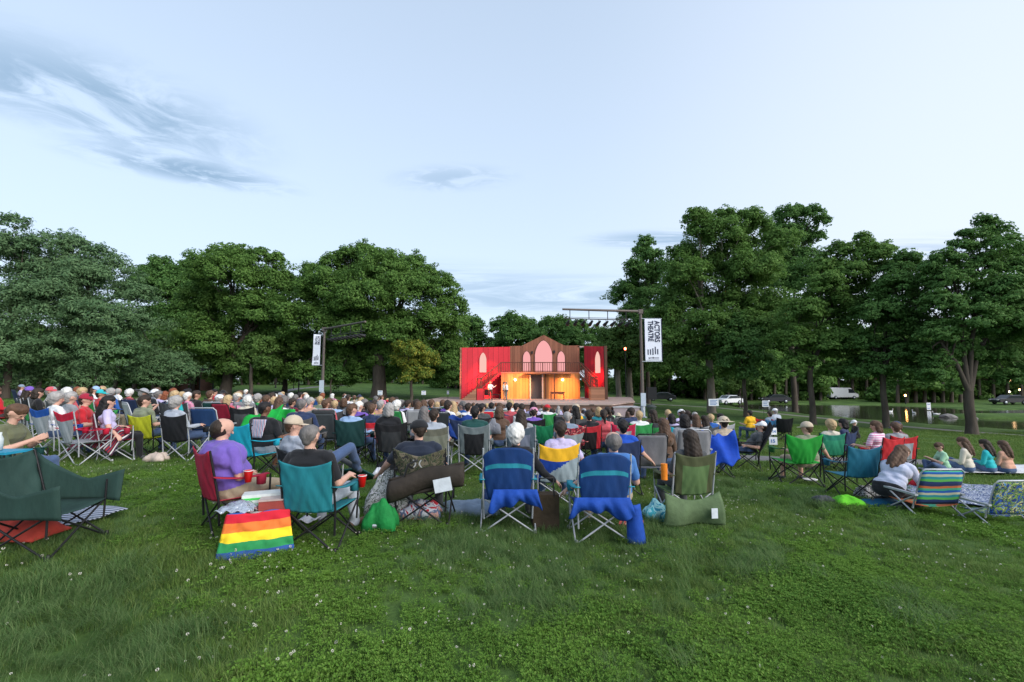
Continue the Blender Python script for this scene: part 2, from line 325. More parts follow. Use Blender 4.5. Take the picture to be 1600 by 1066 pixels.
def tree(name, label, cat, Y, base_px, lobes, leafkey='maple', leaf=.26, tr=.3, bark=None, dens=1.0, flat=.62, fork=.35, seed=0, sub=.23, group='trees around the lawn', lean=0, droop=0, splits=1, fill=True, xoff=0):
    rng = np.random.default_rng(seed+11); rnd = random.Random(seed); tr = tr*(.72 if group == 'trees along the pond side' else .9)
    b = at(base_px, 600, Y); bz = h1(b.x, b.y); root = empty(name, (b.x, b.y, bz-.1), 0, label, cat, group)
    O = np.array([b.x, b.y, bz-.1]); cs = []; ns = []; T = MB(); ends = []
    for (px, py, rp) in lobes:
        r = rp/711.*Y*1.3; dy = rng.uniform(-.9, .9)*r*.9; c = at(px, py, Y); c = np.array([c.x, c.y+dy, c.z])-O; ends.append((c, r))
        a, n_ = lobe_leaves(c, r, leaf, rng, dens*1.7, flat, sub, droop); cs.append(a); ns.append(n_)
    if fill:                                                    # boughs on the far side of the crown, so that it is round
        for (c, r) in list(ends):
            if rng.random() < .75:
                c2 = c+np.array([rng.uniform(-.3, .3)*r, rng.uniform(1.2, 2.0)*r, rng.uniform(-.5, .1)*r]); a, n_ = lobe_leaves(c2, r*.85, leaf*1.3, rng, dens*.6, flat, sub*1.2, droop); cs.append(a); ns.append(n_); ends.append((c2, r*.85))
    low = min(c[2]-r for c, r in ends); top = max(c[2]+r for c, r in ends); fz = max(1.6, low*.9+.2) if fork is None else fork*top
    k = 0
    stems = [Vector((lean*fz, 0, fz))]
    tb = [(0, 0, 0), (lean*.25*fz+.05, .02, .3*fz), (lean*.6*fz-.05, 0, .65*fz), tuple(stems[0])]
    T.tube([(tb[0][0], 0, -.1), (0, 0, .25), tb[1], tb[2], tb[3]], [tr*1.75, tr*1.2, tr*.98, tr*.9, tr*.85], 14)
    nm = 4 if len(ends) > 8 else 3; se = sorted(ends, key=lambda q: q[0][0]+.4*q[0][1]); mains = []
    for i in range(nm):
        grp = se[i*len(se)//nm:(i+1)*len(se)//nm] or se[:1]; mc = sum((Vector(q[0]) for q in grp), Vector())/len(grp); mains.append(mc)
        s0 = stems[0]; f0 = s0-Vector((0, 0, .06*fz*i)); k1_ = f0.lerp(mc, .35)+Vector((0, 0, .12*(mc-f0).length)); T.tube([Vector((f0.x, 0, f0.z-.25)), f0, k1_, f0.lerp(mc, .7)+Vector((0, 0, .1)), mc], [tr*.6, tr*.55, tr*.42, tr*.3, tr*.15], 9)
    for (c, r) in ends:
        e = Vector(c); mc = min(mains, key=lambda q: (q-e).length); s0 = stems[0]; f0 = s0; st = f0.lerp(mc, rnd.uniform(.3, .75))+Vector((0, 0, .08*(mc-f0).length))
        m_ = st.lerp(e, .45)+Vector((rnd.uniform(-.3, .3), rnd.uniform(-.3, .3), .18*(e-st).length)); r0 = tr*rnd.uniform(.16, .3)
        T.tube([st, st.lerp(m_, .5)+Vector((0, 0, .1)), m_, m_.lerp(e, .6), e], [r0, r0*.8, r0*.6, r0*.35, r0*.12], 7)
        for _ in range(3):
            q = e+Vector((rnd.uniform(-1, 1), rnd.uniform(-1, 1), rnd.uniform(-.3, 1)))*r*.8; T.tube([m_.lerp(e, rnd.uniform(.2, .8)), q], [r0*.28, r0*.06], 5)
    T.build('trunk', bark or BARK, root)
    me = leaves_mesh('crown', np.concatenate(cs), np.concatenate(ns), leaf, rng, .34 if leafkey == 'needle' else .62)
    mesh_obj('crown', me, LEAF[leafkey], root); return root
G1 = 'trees along the left side of the lawn'; G2 = 'trees behind the stage'; G3 = 'trees along the pond side'
tree('hemlock_tree', 'feathery dark conifer at the left edge of the photo, with the highest pointed top', 'tree', 40, 10,
     [(32, 352, 17), (12, 385, 34), (50, 378, 26), (-25, 400, 45), (30, 430, 50), (-40, 470, 60), (35, 490, 55), (-30, 545, 60), (40, 550, 50), (5, 585, 40), (70, 440, 32)], 'needle', .3, .3, fork=.5, seed=1, flat=.5, sub=.2, group=G1, droop=.25)
tree('hemlock_tree', 'feathery dark conifer between the tallest conifer and the round maples', 'tree', 43, 135,
     [(92, 372, 18), (122, 385, 17), (150, 395, 18), (183, 418, 18), (100, 420, 40), (150, 440, 38), (195, 455, 26), (110, 480, 48), (175, 500, 44), (215, 505, 24), (120, 545, 45), (190, 555, 42), (90, 585, 32), (160, 588, 30)], 'needle', .3, .3, fork=.5, seed=2, flat=.5, sub=.2, group=G1, droop=.25)
tree('spreading_shrub', 'low dark spreading shrub with boughs to the ground beside the brick hut', 'shrub', 46, 250,
     [(225, 565, 26), (258, 570, 28), (285, 582, 18), (240, 592, 22), (205, 590, 24), (275, 596, 15)], 'needle', .28, .15, fork=.3, seed=3, flat=.4, group=G1)
tree('broadleaf_tree', 'far round tree showing between the conifers and the leaning maple', 'tree', 74, 262,
     [(240, 428, 22), (262, 420, 17), (290, 425, 22), (225, 450, 24), (265, 455, 35), (305, 455, 30), (250, 500, 38), (300, 510, 40), (230, 545, 30), (280, 555, 30)], 'dark', .36, .4, fork=.4, seed=4, group=G1)
tree('maple_tree', 'broad maple with a thick leaning trunk beyond the folding chairs', 'tree', 52, 352,
     [(345, 402, 20), (375, 398, 15), (408, 402, 16), (430, 405, 12), (330, 430, 26), (375, 435, 40), (425, 440, 32), (310, 470, 30), (355, 485, 42), (410, 490, 42), (300, 520, 28), (340, 540, 38), (390, 545, 40), (440, 530, 32), (310, 565, 22), (360, 575, 22), (420, 575, 22), (325, 590, 14), (445, 585, 18), (395, 592, 14)], 'maple', .25, .62, fork=.3, seed=5, group=G1, lean=.12)
tree('maple_tree', 'slender maple with a thin trunk next to the broad leaning maple', 'tree', 47, 392,
     [(400, 540, 22), (385, 560, 18), (415, 570, 16), (370, 575, 14)], 'light', .25, .2, fork=.45, seed=6, group=G1)
tree('maple_tree', 'huge domed maple with the widest dark trunk, between the left lamp pole and the stage', 'tree', 52, 592,
     [(572, 396, 18), (545, 400, 16), (600, 402, 18), (520, 410, 18), (640, 412, 22), (490, 425, 20), (560, 425, 36), (610, 435, 36), (665, 430, 20), (475, 455, 26), (520, 460, 38), (580, 475, 42), (640, 465, 40), (690, 455, 25), (705, 480, 22), (460, 495, 30), (505, 505, 38), (560, 520, 40), (620, 520, 42), (675, 510, 36), (712, 510, 18), (480, 545, 32), (530, 560, 34), (590, 560, 34), (650, 560, 30), (695, 545, 26), (560, 585, 20), (620, 588, 18), (700, 570, 18), (480, 582, 20), (525, 592, 16), (680, 588, 18), (712, 592, 14)], 'maple', .25, .85, fork=.3, seed=7, group=G1)
tree('maple_tree', 'tree with hanging boughs right behind the left lamp pole', 'tree', 60, 445,
     [(460, 555, 26), (440, 570, 24), (480, 575, 24), (510, 575, 22), (420, 585, 14), (540, 590, 14)], 'dark', .3, .35, fork=.4, seed=8, group=G1)
tree('young_tree', 'young tree with yellow patches in its crown, nearest the stage on its left', 'tree', 46, 643,
     [(632, 545, 13), (650, 548, 16), (625, 565, 14), (648, 572, 20), (668, 562, 14), (640, 590, 12), (665, 585, 10)], 'yellow', .2, .17, fork=.4, seed=9, group=G1)
tree('young_tree', 'thin young tree with a bare slanting stem, right of the left lamp pole', 'tree', 50, 516,
     [(522, 580, 12), (510, 588, 10), (530, 590, 9)], 'dark', .22, .09, fork=.6, seed=10, group=G1, lean=.06)
tree('broadleaf_tree', 'distant tree peeping over the red side wall of the stage set', 'tree', 78, 738,
     [(725, 512, 18), (740, 508, 14), (745, 530, 18), (722, 545, 20), (748, 558, 18), (730, 575, 18)], 'dark', .38, .35, fork=.4, seed=12, group=G2)
tree('broadleaf_tree', 'round dark tree rising over the gap between red wall and gable', 'tree', 75, 800,
     [(800, 502, 15), (782, 512, 16), (820, 508, 17), (795, 530, 22), (830, 530, 22), (770, 545, 16), (810, 560, 24), (840, 560, 22)], 'dark', .36, .4, fork=.4, seed=13, group=G2)
tree('broadleaf_tree', 'wide dark tree behind the wooden gable of the stage set', 'tree', 80, 880,
     [(858, 512, 18), (880, 508, 16), (905, 515, 18), (850, 535, 20), (885, 535, 24), (920, 535, 20), (870, 560, 22), (910, 565, 22), (935, 520, 12)], 'dark', .38, .4, fork=.4, seed=14, group=G2)
tree('sycamore_tree', 'yellow green tree with two pale stems just right of the stage set', 'tree', 57, 966,
     [(955, 528, 18), (975, 520, 18), (992, 535, 20), (950, 550, 18), (975, 555, 24), (1000, 565, 20), (955, 572, 15)], 'light', .27, .38, bark=PALEBARK, fork=.45, seed=15, group=G2)
tree('sycamore_tree', 'second pale stemmed tree, closer to the right lamp pole', 'tree', 58, 984,
     [(985, 575, 14), (1000, 545, 16), (1015, 570, 18)], 'dark', .27, .4, bark=PALEBARK, fork=.55, seed=16, group=G2)
tree('narrow_tree', 'narrow upright tree topping out left of the tallest crown, above the right banner', 'tree', 62, 1012,
     [(1010, 378, 12), (1004, 395, 14), (1018, 400, 15), (990, 420, 16), (1010, 430, 24), (1035, 425, 20), (985, 455, 22), (1020, 465, 30), (990, 495, 22), (1030, 505, 28), (1000, 535, 22), (1040, 545, 24)], 'dark', .3, .4, fork=.4, seed=17, group=G3)
tree('maple_tree', 'tallest maple with a pale thick trunk, right of the right lamp pole', 'tree', 48, 1110,
     [(1082, 343, 15), (1105, 340, 15), (1133, 338, 17), (1160, 345, 17), (1090, 365, 20), (1185, 355, 20), (1125, 370, 32), (1165, 385, 32), (1075, 395, 22), (1205, 385, 22), (1110, 415, 38), (1160, 430, 38), (1065, 435, 28), (1200, 430, 26), (1085, 465, 36), (1140, 475, 38), (1190, 480, 34), (1055, 490, 28), (1100, 515, 36), (1160, 520, 34), (1050, 530, 26), (1075, 555, 26), (1205, 520, 24), (1120, 555, 20), (1080, 582, 18), (1048, 572, 20), (1145, 580, 16)], 'maple', .25, .55, bark=PALEBARK, fork=.36, seed=18, group=G3)
tree('maple_tree', 'tall maple just right of the tallest one, its top leaning over to the right', 'tree', 58, 1240,
     [(1222, 340, 16), (1245, 333, 14), (1262, 338, 15), (1285, 348, 12), (1215, 365, 20), (1250, 365, 26), (1282, 368, 14), (1225, 400, 28), (1262, 400, 26), (1215, 440, 30), (1250, 445, 34), (1215, 490, 30), (1250, 500, 32)], 'dark', .29, .45, fork=.4, seed=19, group=G3)
tree('young_tree', 'small round tree with a short dark trunk in the gap beside the white sign', 'tree', 44, 1163,
     [(1160, 508, 20), (1142, 530, 20), (1178, 530, 22), (1160, 550, 24), (1140, 565, 16), (1185, 565, 18), (1162, 585, 14)], 'dark', .24, .26, fork=.4, seed=20, group=G3)
tree('linden_tree', 'two stemmed tree at the near left end of the pond', 'tree', 37, 1267,
     [(1340, 378, 13), (1362, 385, 13), (1385, 392, 11), (1312, 395, 18), (1350, 405, 22), (1290, 415, 20), (1375, 420, 18), (1325, 430, 28), (1275, 450, 26), (1360, 455, 26), (1300, 480, 34), (1245, 490, 26), (1340, 500, 32), (1240, 530, 26), (1290, 535, 30), (1330, 550, 26), (1250, 565, 18), (1303, 582, 18), (1228, 578, 18), (1342, 578, 18)], 'maple', .2, .3, fork=.32, seed=21, group=G3, flat=.5)
tree('linden_tree', 'middle tree on the pond bank with an upright dark trunk', 'tree', 34.5, 1380,
     [(1415, 405, 15), (1435, 415, 15), (1400, 425, 18), (1450, 435, 18), (1385, 450, 24), (1425, 455, 28), (1460, 470, 20), (1365, 490, 28), (1410, 505, 34), (1450, 515, 26), (1350, 535, 24), (1390, 550, 30), (1435, 560, 26), (1370, 580, 18), (1342, 584, 14), (1428, 588, 18), (1455, 575, 16)], 'dark', .19, .3, fork=.3, seed=22, group=G3, flat=.5)
tree('linden_tree', 'large forked tree nearest the pond, its dark trunk splitting low', 'tree', 31, 1512,
     [(1528, 350, 11), (1542, 355, 11), (1555, 365, 13), (1512, 370, 14), (1500, 388, 15), (1545, 390, 22), (1575, 400, 16), (1480, 405, 17), (1462, 420, 14), (1520, 420, 28), (1565, 430, 26), (1480, 440, 26), (1535, 465, 34), (1590, 465, 26), (1465, 475, 24), (1500, 500, 34), (1560, 510, 34), (1460, 525, 24), (1600, 520, 28), (1510, 550, 30), (1570, 560, 28), (1465, 565, 18), (1477, 590, 15), (1452, 585, 15), (1568, 592, 17), (1596, 580, 18)], 'dark', .18, .42, fork=.2, seed=23, group=G3, flat=.5)
tree('linden_tree', 'tree cut by the right edge of the photo, its crown over the far pond', 'tree', 33, 1660,
     [(1600, 395, 16), (1620, 410, 22), (1650, 400, 30), (1608, 440, 22), (1640, 460, 40), (1600, 480, 22), (1630, 520, 40), (1600, 555, 24), (1660, 560, 40)], 'maple', .19, .35, fork=.35, seed=24, group=G3, flat=.5)
tree('bright_shrub', 'bright yellow green shrub behind the small round tree near the white car', 'shrub', 66, 1158, [(1150, 592, 12), (1165, 600, 13), (1140, 605, 10), (1178, 606, 10)], 'light', .26, .1, fork=.3, seed=30, group=G3)
# far wood behind everything: one mass nobody could count
rng = np.random.default_rng(5); cs = []; ns_ = []; TT = MB()
def wood(px0, px1, Y, top, bot, step, leaf):
    px = px0
    while px < px1:
        for lev in range(2):
            r = rng.uniform(.9, 1.35)*step*1.0/711*Y; py = (top+rng.uniform(-6, 10)+step*.5 if lev == 0 else (top+bot)/2+rng.uniform(-5, 5)); c = at(px+rng.uniform(-.3, .3)*step, py, Y+rng.uniform(-4, 6))
            a, b_ = lobe_leaves(np.array(c), r, leaf, rng, 1.2, .7, .3); cs.append(a); ns_.append(b_)
        c = at(px+rng.uniform(-.5, .5)*step, 600, Y); rr_ = rng.uniform(1.6, 2.6); a, b_ = lobe_leaves(np.array((c.x, c.y+3, h1(c.x, c.y)+rr_*.6)), rr_*(1+Y/150), leaf, rng, .8, .7, .3); cs.append(a); ns_.append(b_)
        c = at(px, 600, Y); z = h1(c.x, c.y); TT.tube([(c.x, c.y, z-.3), (c.x+.4, c.y, z+r*2.2)], [.3, .2], 6); px += step
wood(-60, 330, 60, 520, 585, 30, .5); wood(-60, 560, 185, 560, 588, 20, 1.0); wood(540, 990, 120, 540, 585, 24, .7); wood(300, 560, 95, 540, 565, 26, .5)
wood(960, 1660, 100, 520, 585, 28, .55); wood(1000, 1660, 88, 565, 598, 22, .5); wood(985, 1100, 92, 560, 600, 14, .45); wood(540, 720, 175, 560, 600, 14, .9); wood(700, 760, 90, 560, 605, 12, .4); wood(1400, 1500, 76, 590, 618, 14, .36); wood(1100, 1290, 84, 585, 605, 18, .4)
fw = mesh_obj('distant_woods', leaves_mesh('distant_woods', np.concatenate(cs), np.concatenate(ns_), .6, rng), LEAF['maple']); tag(fw, 'dark mass of distant trees and bushes closing the view all round', 'woods', kind='stuff')
tw = TT.build('distant_trunks', BARK); tw.parent = fw
# ------------------------------------------------------------------ stage
ZD = -.16; YB = 47.4; YF = 45.2
def zpy(py, Y): return at(800, py, Y).z
def xpx(px, Y, py=590): return at(px, py, Y).x
def wood_mat(name, col, plank=.35, axis='X', var=.25, rough=.75):
    m, t, o = nodes_mat(name); p = N(t, 'ShaderNodeBsdfPrincipled', inp={'Roughness': rough, 'Specular IOR Level': .25}); tcn = N(t, 'ShaderNodeTexCoord')
    sp = N(t, 'ShaderNodeSeparateXYZ'); L(t, tcn, 'Object', sp, 0); ax = {'X': 0, 'Y': 1, 'Z': 2}[axis]
    dv = N(t, 'ShaderNodeMath', operation='DIVIDE', inp={1: plank}); L(t, sp, ax, dv, 0); fl = N(t, 'ShaderNodeMath', operation='FLOOR'); L(t, dv, 0, fl, 0)
    fr = N(t, 'ShaderNodeMath', operation='FRACT'); L(t, dv, 0, fr, 0); wn = N(t, 'ShaderNodeTexWhiteNoise', noise_dimensions='1D'); L(t, fl, 0, wn, 1)
    mp = N(t, 'ShaderNodeMapping'); mp.inputs['Scale'].default_value = (6, 6, .7) if axis == 'X' else (.7, 6, 6); L(t, tcn, 'Object', mp, 0)
    nz = N(t, 'ShaderNodeTexNoise', inp={'Scale': 2.5, 'Detail': 5, 'Distortion': .6}); L(t, mp, 0, nz, 0)
    ad = N(t, 'ShaderNodeMath', operation='ADD'); L(t, wn, 0, ad, 0); L(t, nz, 0, ad, 1)
    mr = N(t, 'ShaderNodeMapRange', inp={1: .4, 2: 1.6, 3: 1-var, 4: 1+var}); L(t, ad, 0, mr, 0)
    gap = N(t, 'ShaderNodeMath', operation='GREATER_THAN', inp={1: .05}); L(t, fr, 0, gap, 0)
    g2 = N(t, 'ShaderNodeMapRange', inp={1: 0, 2: 1, 3: .35, 4: 1}); L(t, gap, 0, g2, 0)
    mm = N(t, 'ShaderNodeMath', operation='MULTIPLY'); L(t, mr, 0, mm, 0); L(t, g2, 0, mm, 1)
    vm = N(t, 'ShaderNodeVectorMath', operation='SCALE'); vm.inputs[0].default_value = tuple(col[:3]); L(t, mm, 0, vm, 'Scale'); L(t, vm, 0, p, 'Base Color')
    bp = N(t, 'ShaderNodeBump', inp={'Strength': .5, 'Distance': .02}); L(t, mm, 0, bp, 'Height'); L(t, bp, 0, p, 'Normal'); L(t, p, 0, o, 0); return m
WBROWN = wood_mat('brown_planks', (.25, .105, .065), .28); WAMB = wood_mat('amber_lit_planks', (.46, .2, .07), .3); WRED = wood_mat('red_lit_boards', (.52, .03, .045), .6, var=.12)  # WRED, WAMB: part of the red and amber stage light put into the colour
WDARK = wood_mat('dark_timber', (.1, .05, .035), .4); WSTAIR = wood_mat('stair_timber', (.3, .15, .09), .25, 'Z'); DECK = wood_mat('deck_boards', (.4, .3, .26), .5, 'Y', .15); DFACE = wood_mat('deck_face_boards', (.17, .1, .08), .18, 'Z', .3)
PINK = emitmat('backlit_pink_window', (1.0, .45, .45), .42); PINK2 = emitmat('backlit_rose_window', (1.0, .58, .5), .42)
deck = empty('stage_deck', (xpx(850, 42), 42, h1(2.5, 40)), 0, 'low wooden stage deck in front of the red and brown set', 'stage')
def rel(o, p): return (p[0]-o.location.x, p[1]-o.location.y, p[2]-o.location.z)
pts = [on_z(655, 627, ZD), on_z(700, 630, ZD), on_z(870, 631.5, ZD), on_z(957, 631.8, ZD), on_z(992, 627.5, ZD)]
pts += [Vector((xpx(985, 50), 50, ZD)), Vector((xpx(690, 50), 50, ZD))]
poly = [(p.x-deck.location.x, p.y-deck.location.y) for p in pts]; zt = ZD-deck.location.z
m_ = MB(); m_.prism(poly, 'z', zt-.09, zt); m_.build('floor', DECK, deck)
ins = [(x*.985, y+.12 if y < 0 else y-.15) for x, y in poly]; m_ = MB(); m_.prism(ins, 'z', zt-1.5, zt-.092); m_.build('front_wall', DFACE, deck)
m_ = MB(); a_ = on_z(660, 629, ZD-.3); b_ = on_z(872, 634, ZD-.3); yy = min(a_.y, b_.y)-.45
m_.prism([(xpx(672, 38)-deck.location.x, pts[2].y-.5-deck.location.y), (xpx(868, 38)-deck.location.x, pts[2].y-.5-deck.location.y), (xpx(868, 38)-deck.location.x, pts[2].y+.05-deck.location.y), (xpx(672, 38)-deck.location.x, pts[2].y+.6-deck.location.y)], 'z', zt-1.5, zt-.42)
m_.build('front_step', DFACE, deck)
# low pale box beside the deck
c = on_z(976, 636, -.4); bx = empty('stage_box', (c.x, c.y, h1(c.x, c.y)), 0, 'low pale pink block at the right front corner of the deck', 'block')
zz = -.36-h1(c.x, c.y); MB().box((-1.0, -.6, -.2), (1.0, .9, zz-.06)).build('body', mat('pale_render', (.33, .26, .28), .85, .1, 3), bx); MB().box((-1.05, -.65, zz-.06), (1.05, .95, zz)).build('top_slab', mat('concrete', (.4, .4, .42), .85, .12, 5), bx)
SET = empty('stage_set', (xpx(850, YB), YB, ZD), 0, 'wooden stage set with a central gable, red side walls and a balcony', 'stage set')
def S(p): return Vector((p[0]-SET.location.x, p[1]-SET.location.y, p[2]-ZD))
def wall(name, x0, y0, x1, y1, top, mt, th=.12, z0=0.0):
    """upright board from (x0,y0) to (x1,y1) on the deck; top = list of (t, z) outline"""
    a = Vector((x0, y0, 0)); b = Vector((x1, y1, 0)); Lw = (b-a).length
    ob = MB().prism([(0, z0)]+[(Lw, z0)]+[(t*Lw, z) for t, z in reversed(top)], 'y', 0, th).build(name, mt, SET)
    ob.location = S((x0, y0, ZD)); ob.rotation_euler = (0, 0, math.atan2(y1-y0, x1-x0)); return ob, Lw
def zt_(py, Y): return zpy(py, Y)-ZD
xl, xr = xpx(796, YB), xpx(906, YB)
pk = (xpx(850, YB)-xl)/(xr-xl); k1 = (xpx(815, YB)-xl)/(xr-xl); k2 = (xpx(882, YB)-xl)/(xr-xl)
back, LB = wall('gable_wall', xl, YB, xr, YB, [(0, zt_(541, YB)), (k1, zt_(540.5, YB)), (pk, zt_(523.5, YB)), (k2, zt_(540, YB)), (1, zt_(540, YB))], WBROWN)
A = (xpx(721, 44.2), 44.2); B = (xpx(797, YB), YB-.05); lw, LL = wall('red_side_wall', A[0], A[1], B[0], B[1], [(0, zt_(543.5, 44.2)), (1, zt_(542, YB))], WRED)
Cc = (xpx(913, YB), YB-.05); D = (xpx(944, 44.0), 44.0); rw, LR = wall('red_side_wall', Cc[0], Cc[1], D[0], D[1], [(0, zt_(541, YB)), (1, zt_(541.5, 44))], WRED)
MB().box((0, 0, 0), (.28, .5, zt_(541, 44)+.02)).build('end_post', WDARK, SET).location = S((D[0]+.02, D[1]-.1, ZD))
MB().box((0, 0, 0), (.14, .3, zt_(543.5, 44.2)+.02)).build('end_post', WSTAIR, SET).location = S((A[0]-.15, A[1]-.1, ZD))
MB().box((0, 0, 0), (xpx(925, YB)-xpx(903, YB), .1, .12)).build('top_rail', mat('pale_timber', (.5, .4, .35)), SET).location = S((xpx(903, YB), YB, zpy(541, YB)-.12))
def arch(w, h, n=5):
    """pointed arch outline, base at z=0"""
    s = h-w*.85; o_ = [(-w/2, 0), (w/2, 0), (w/2, s)]
    for i in range(1, n+1): a = i/n; o_.append((w/2*(1-a**1.5), s+(h-s)*(1-(1-a)**1.6)))
    for i in range(n-1, 0, -1): a = i/n; o_.append((-w/2*(1-a**1.5), s+(h-s)*(1-(1-a)**1.6)))
    o_.append((-w/2, s)); return o_
def window(parent, x, z, w, h, mt, y=-.02):
    f = MB(); o1 = arch(w+.1, h+.08); i1 = arch(w, h); n = len(o1); v = [(q[0], 0, q[1]-.03) for q in o1]+[(q[0], 0, q[1]) for q in i1]+[(q[0], -.06, q[1]-.03) for q in o1]+[(q[0], -.06, q[1]) for q in i1]
    fs = []
    for i in range(n): j = (i+1) % n; fs += [(2*n+i, 2*n+j, 3*n+j, 3*n+i), (i, 2*n+i, 2*n+j, j)[::-1], (n+i, 3*n+i, 3*n+j, n+j)]
    f.add(v, fs); fo = f.build('window_frame', WDARK if parent is back else WRED, parent); fo.location = (x, y, z)
    pn = MB().prism(i1, 'y', 0, .018).build('window', mt, parent); pn.location = (x, y-.005, z); return pn
fl = zt_(581.5, YF)                                              # balcony floor height over the deck
zb = zt_(581, YB)
window(back, (xpx(849.5, YB)-xl), zb, (863-836)/711*YB, (581-532)/711*YB, PINK)
for q in (823, 877): window(back, (xpx(q, YB)-xl), zb, 11.5/711*YB, 32/711*YB, PINK)
window(lw, LL*.42, zt_(582, 45.4), .82, 31/711*45.4, PINK2); window(rw, LR*.72, zt_(583, 45), 1.0, 34/711*45, PINK2)
# balcony
xf0, xf1 = xpx(783, YF), xpx(906, YF)
MB().box((0, 0, fl-.12), (xf1-xf0, YB-YF-.02, fl)).build('balcony_floor', WSTAIR, SET).location = S((xf0, YF, ZD))
dr0, dr1 = xpx(829, YF), xpx(847, YF); dh = zt_(586, YF)
for (a, b) in ((xf0, dr0), (dr1, xf1)): MB().box((0, 0, 0), (b-a, .1, fl-.122)).build('front_wall', WAMB, SET).location = S((a, YF+.03, ZD))
MB().box((0, 0, dh), (dr1-dr0, .1, fl-.122)).build('door_header', WAMB, SET).location = S((dr0, YF+.03, ZD))
MB().box((0, 0, 0), (dr1-dr0, .05, dh)).build('door', mat('grey_door', (.16, .13, .12), .6, .1), SET).location = S((dr0, YF+.6, ZD))
for a in (dr0-.1, dr1-.02, dr1+.28): MB().box((0, -.08, 0), (.13, .05, fl-.123)).build('door_post', mat('pale_timber', (.5, .4, .35)) if a < dr1+.1 else WDARK, SET).location = S((a, YF, ZD))
MB().box((-.6, -.75, fl-.2), (4.0, -.005, fl-.13)).build('porch_beam', WDARK, SET).location = S((dr0, YF, ZD))
MB().tube([(0, -.7, 0), (0, -.7, fl-.2)], .055, 8).build('porch_post', WDARK, SET).location = S((xpx(865, YF), YF, ZD))
def railing(p0, p1, name='railing', hgt=.95, n=18):
    a, b = Vector(p0), Vector(p1); m = MB(); up = Vector((0, 0, hgt)); m.tube([a+up, b+up], .045, 6); m.tube([a+up*.1, b+up*.1], .035, 6)
    for i in range(n+1):
        q = a.lerp(b, i/n); m.tube([q, q+up], .05 if i % 6 == 0 else .024, 5)
    return m.build(name, WDARK, SET)
railing(S((xf0, YF+.05, ZD+fl)), S((xf1, YF+.05, ZD+fl)), n=34)
# left stairs along the red wall
P0 = Vector((xpx(752, 43.6), 43.6, ZD+1.05)); P1 = Vector((xf0, YF+.1, ZD+fl))
def flight(a, b, n, wy, mt, name='staircase', solid=0):
    m = MB()
    for i in range(n):
        x0_ = a.x+(b.x-a.x)*i/n; x1_ = a.x+(b.x-a.x)*(i+1)/n; z1 = a.z+(b.z-a.z)*(i+1)/n; y_ = a.y+(b.y-a.y)*(i+.5)/n
        zb_ = ZD if solid else z1-.3; q0 = S((min(x0_, x1_), y_, zb_)); q1 = S((max(x0_, x1_), y_+wy, z1)); m.box(tuple(q0), tuple(q1))
    return m.build(name, mt, SET)
flight(P0, P1, 9, 1.0, WRED); railing(S((P0.x, P0.y, P0.z)), S((P1.x, P1.y, P1.z)), 'stair_railing', .95, 14)
Q0 = Vector((xpx(723, 42.3), 42.3, ZD)); Q1 = Vector((xpx(746, 43), 42.3, ZD+1.05)); flight(Q0, Q1, 6, 1.6, WSTAIR, solid=1)
MB().box(tuple(S((xpx(745, 43)+.01, 42.3, ZD))), tuple(S((P0.x+.3, 43.9, ZD+1.04)))).build('stair_landing', WRED, SET)
railing(S((Q1.x, 42.35, ZD+1.05)), S((P0.x+.2, 42.6, ZD+1.05)), 'stair_railing', .95, 5)
# right stairs
R0 = Vector((xf1, YF+.1, ZD+fl)); R1 = Vector((xpx(926, 43.4), 43.4, ZD+1.2)); flight(R0, R1, 9, .9, WDARK); railing(S((R0.x, R0.y, R0.z)), S((R1.x, R1.y, R1.z)), 'stair_railing', .95, 10)
railing(S((R0.x+.3, R0.y+.9, R0.z)), S((R1.x+.6, R1.y+.9, R1.z)), 'stair_railing', .95, 10)
MB().box(tuple(S((xpx(922, 42.5), 42.0, ZD))), tuple(S((xpx(943, 42.5), 43.4, ZD+1.2)))).build('stair_landing', WSTAIR, SET)
railing(S((xpx(922, 42.5), 42.1, ZD+1.2)), S((xpx(933, 42.5), 42.1, ZD+1.2)), 'stair_railing', .9, 5)
SC1 = emitmat('sconce_glow', (1, .72, .38), 6)
for q in (805, 879):
    s_ = MB().lathe([(.02, -.12), (.09, -.1), (.11, .05), (.05, .1), (0, .1)], n=10).build('wall_lamp', SC1, SET); s_.location = S((xpx(q, YF), YF-.1, zpy(593.5, YF)))
for q, py in ((831.5, 551), (866, 550)):
    s_ = MB().box((-.08, -.14, -.14), (.08, 0, .14)).build('wall_lamp', metal(), SET); s_.location = S((xpx(q, YB), YB-.005, zpy(py, YB)))
# furniture on the deck
def furn(px, py, label, cat, name): p = on_z(px, py, ZD); return empty(name, (p.x, p.y, ZD), 0, label, cat)
bn = furn(767, 624, 'long black bench on the stage behind the actor in the white shirt', 'bench', 'bench'); BLK = mat('black_wood', (.02, .018, .018), .5)
MB().box((-.95, -.22, .4), (.95, .22, .47)).build('seat', BLK, bn)
for sx in (-.85, .85):
    for sy in (-.17, .17): MB().tube([(sx, sy, 0), (sx, sy, .4)], .03, 6).build('leg', BLK, bn)
MB().box((-.93, .16, .471), (-.25, .22, .95)).build('backrest', BLK, bn)
tb = furn(871, 625, 'small dark wooden writing desk at the side of the stage doorway', 'desk', 'desk'); TW = mat('red_brown_wood', (.2, .06, .03), .45)
MB().box((-.68, -.3, .7), (.68, .3, .75)).build('desk_top', TW, tb); MB().box((-.62, -.26, .56), (.62, .26, .699)).build('drawer', TW, tb)
for sx in (-.6, .6):
    for sy in (-.24, .24): MB().tube([(sx, sy, 0), (sx, sy, .56)], [.022, .035], 6).build('leg', TW, tb)
chr_ = furn(877, 623.2, 'cream backed wooden chair behind the writing desk', 'chair', 'chair'); CRM = mat('cream_pad', (.75, .65, .5), .8)
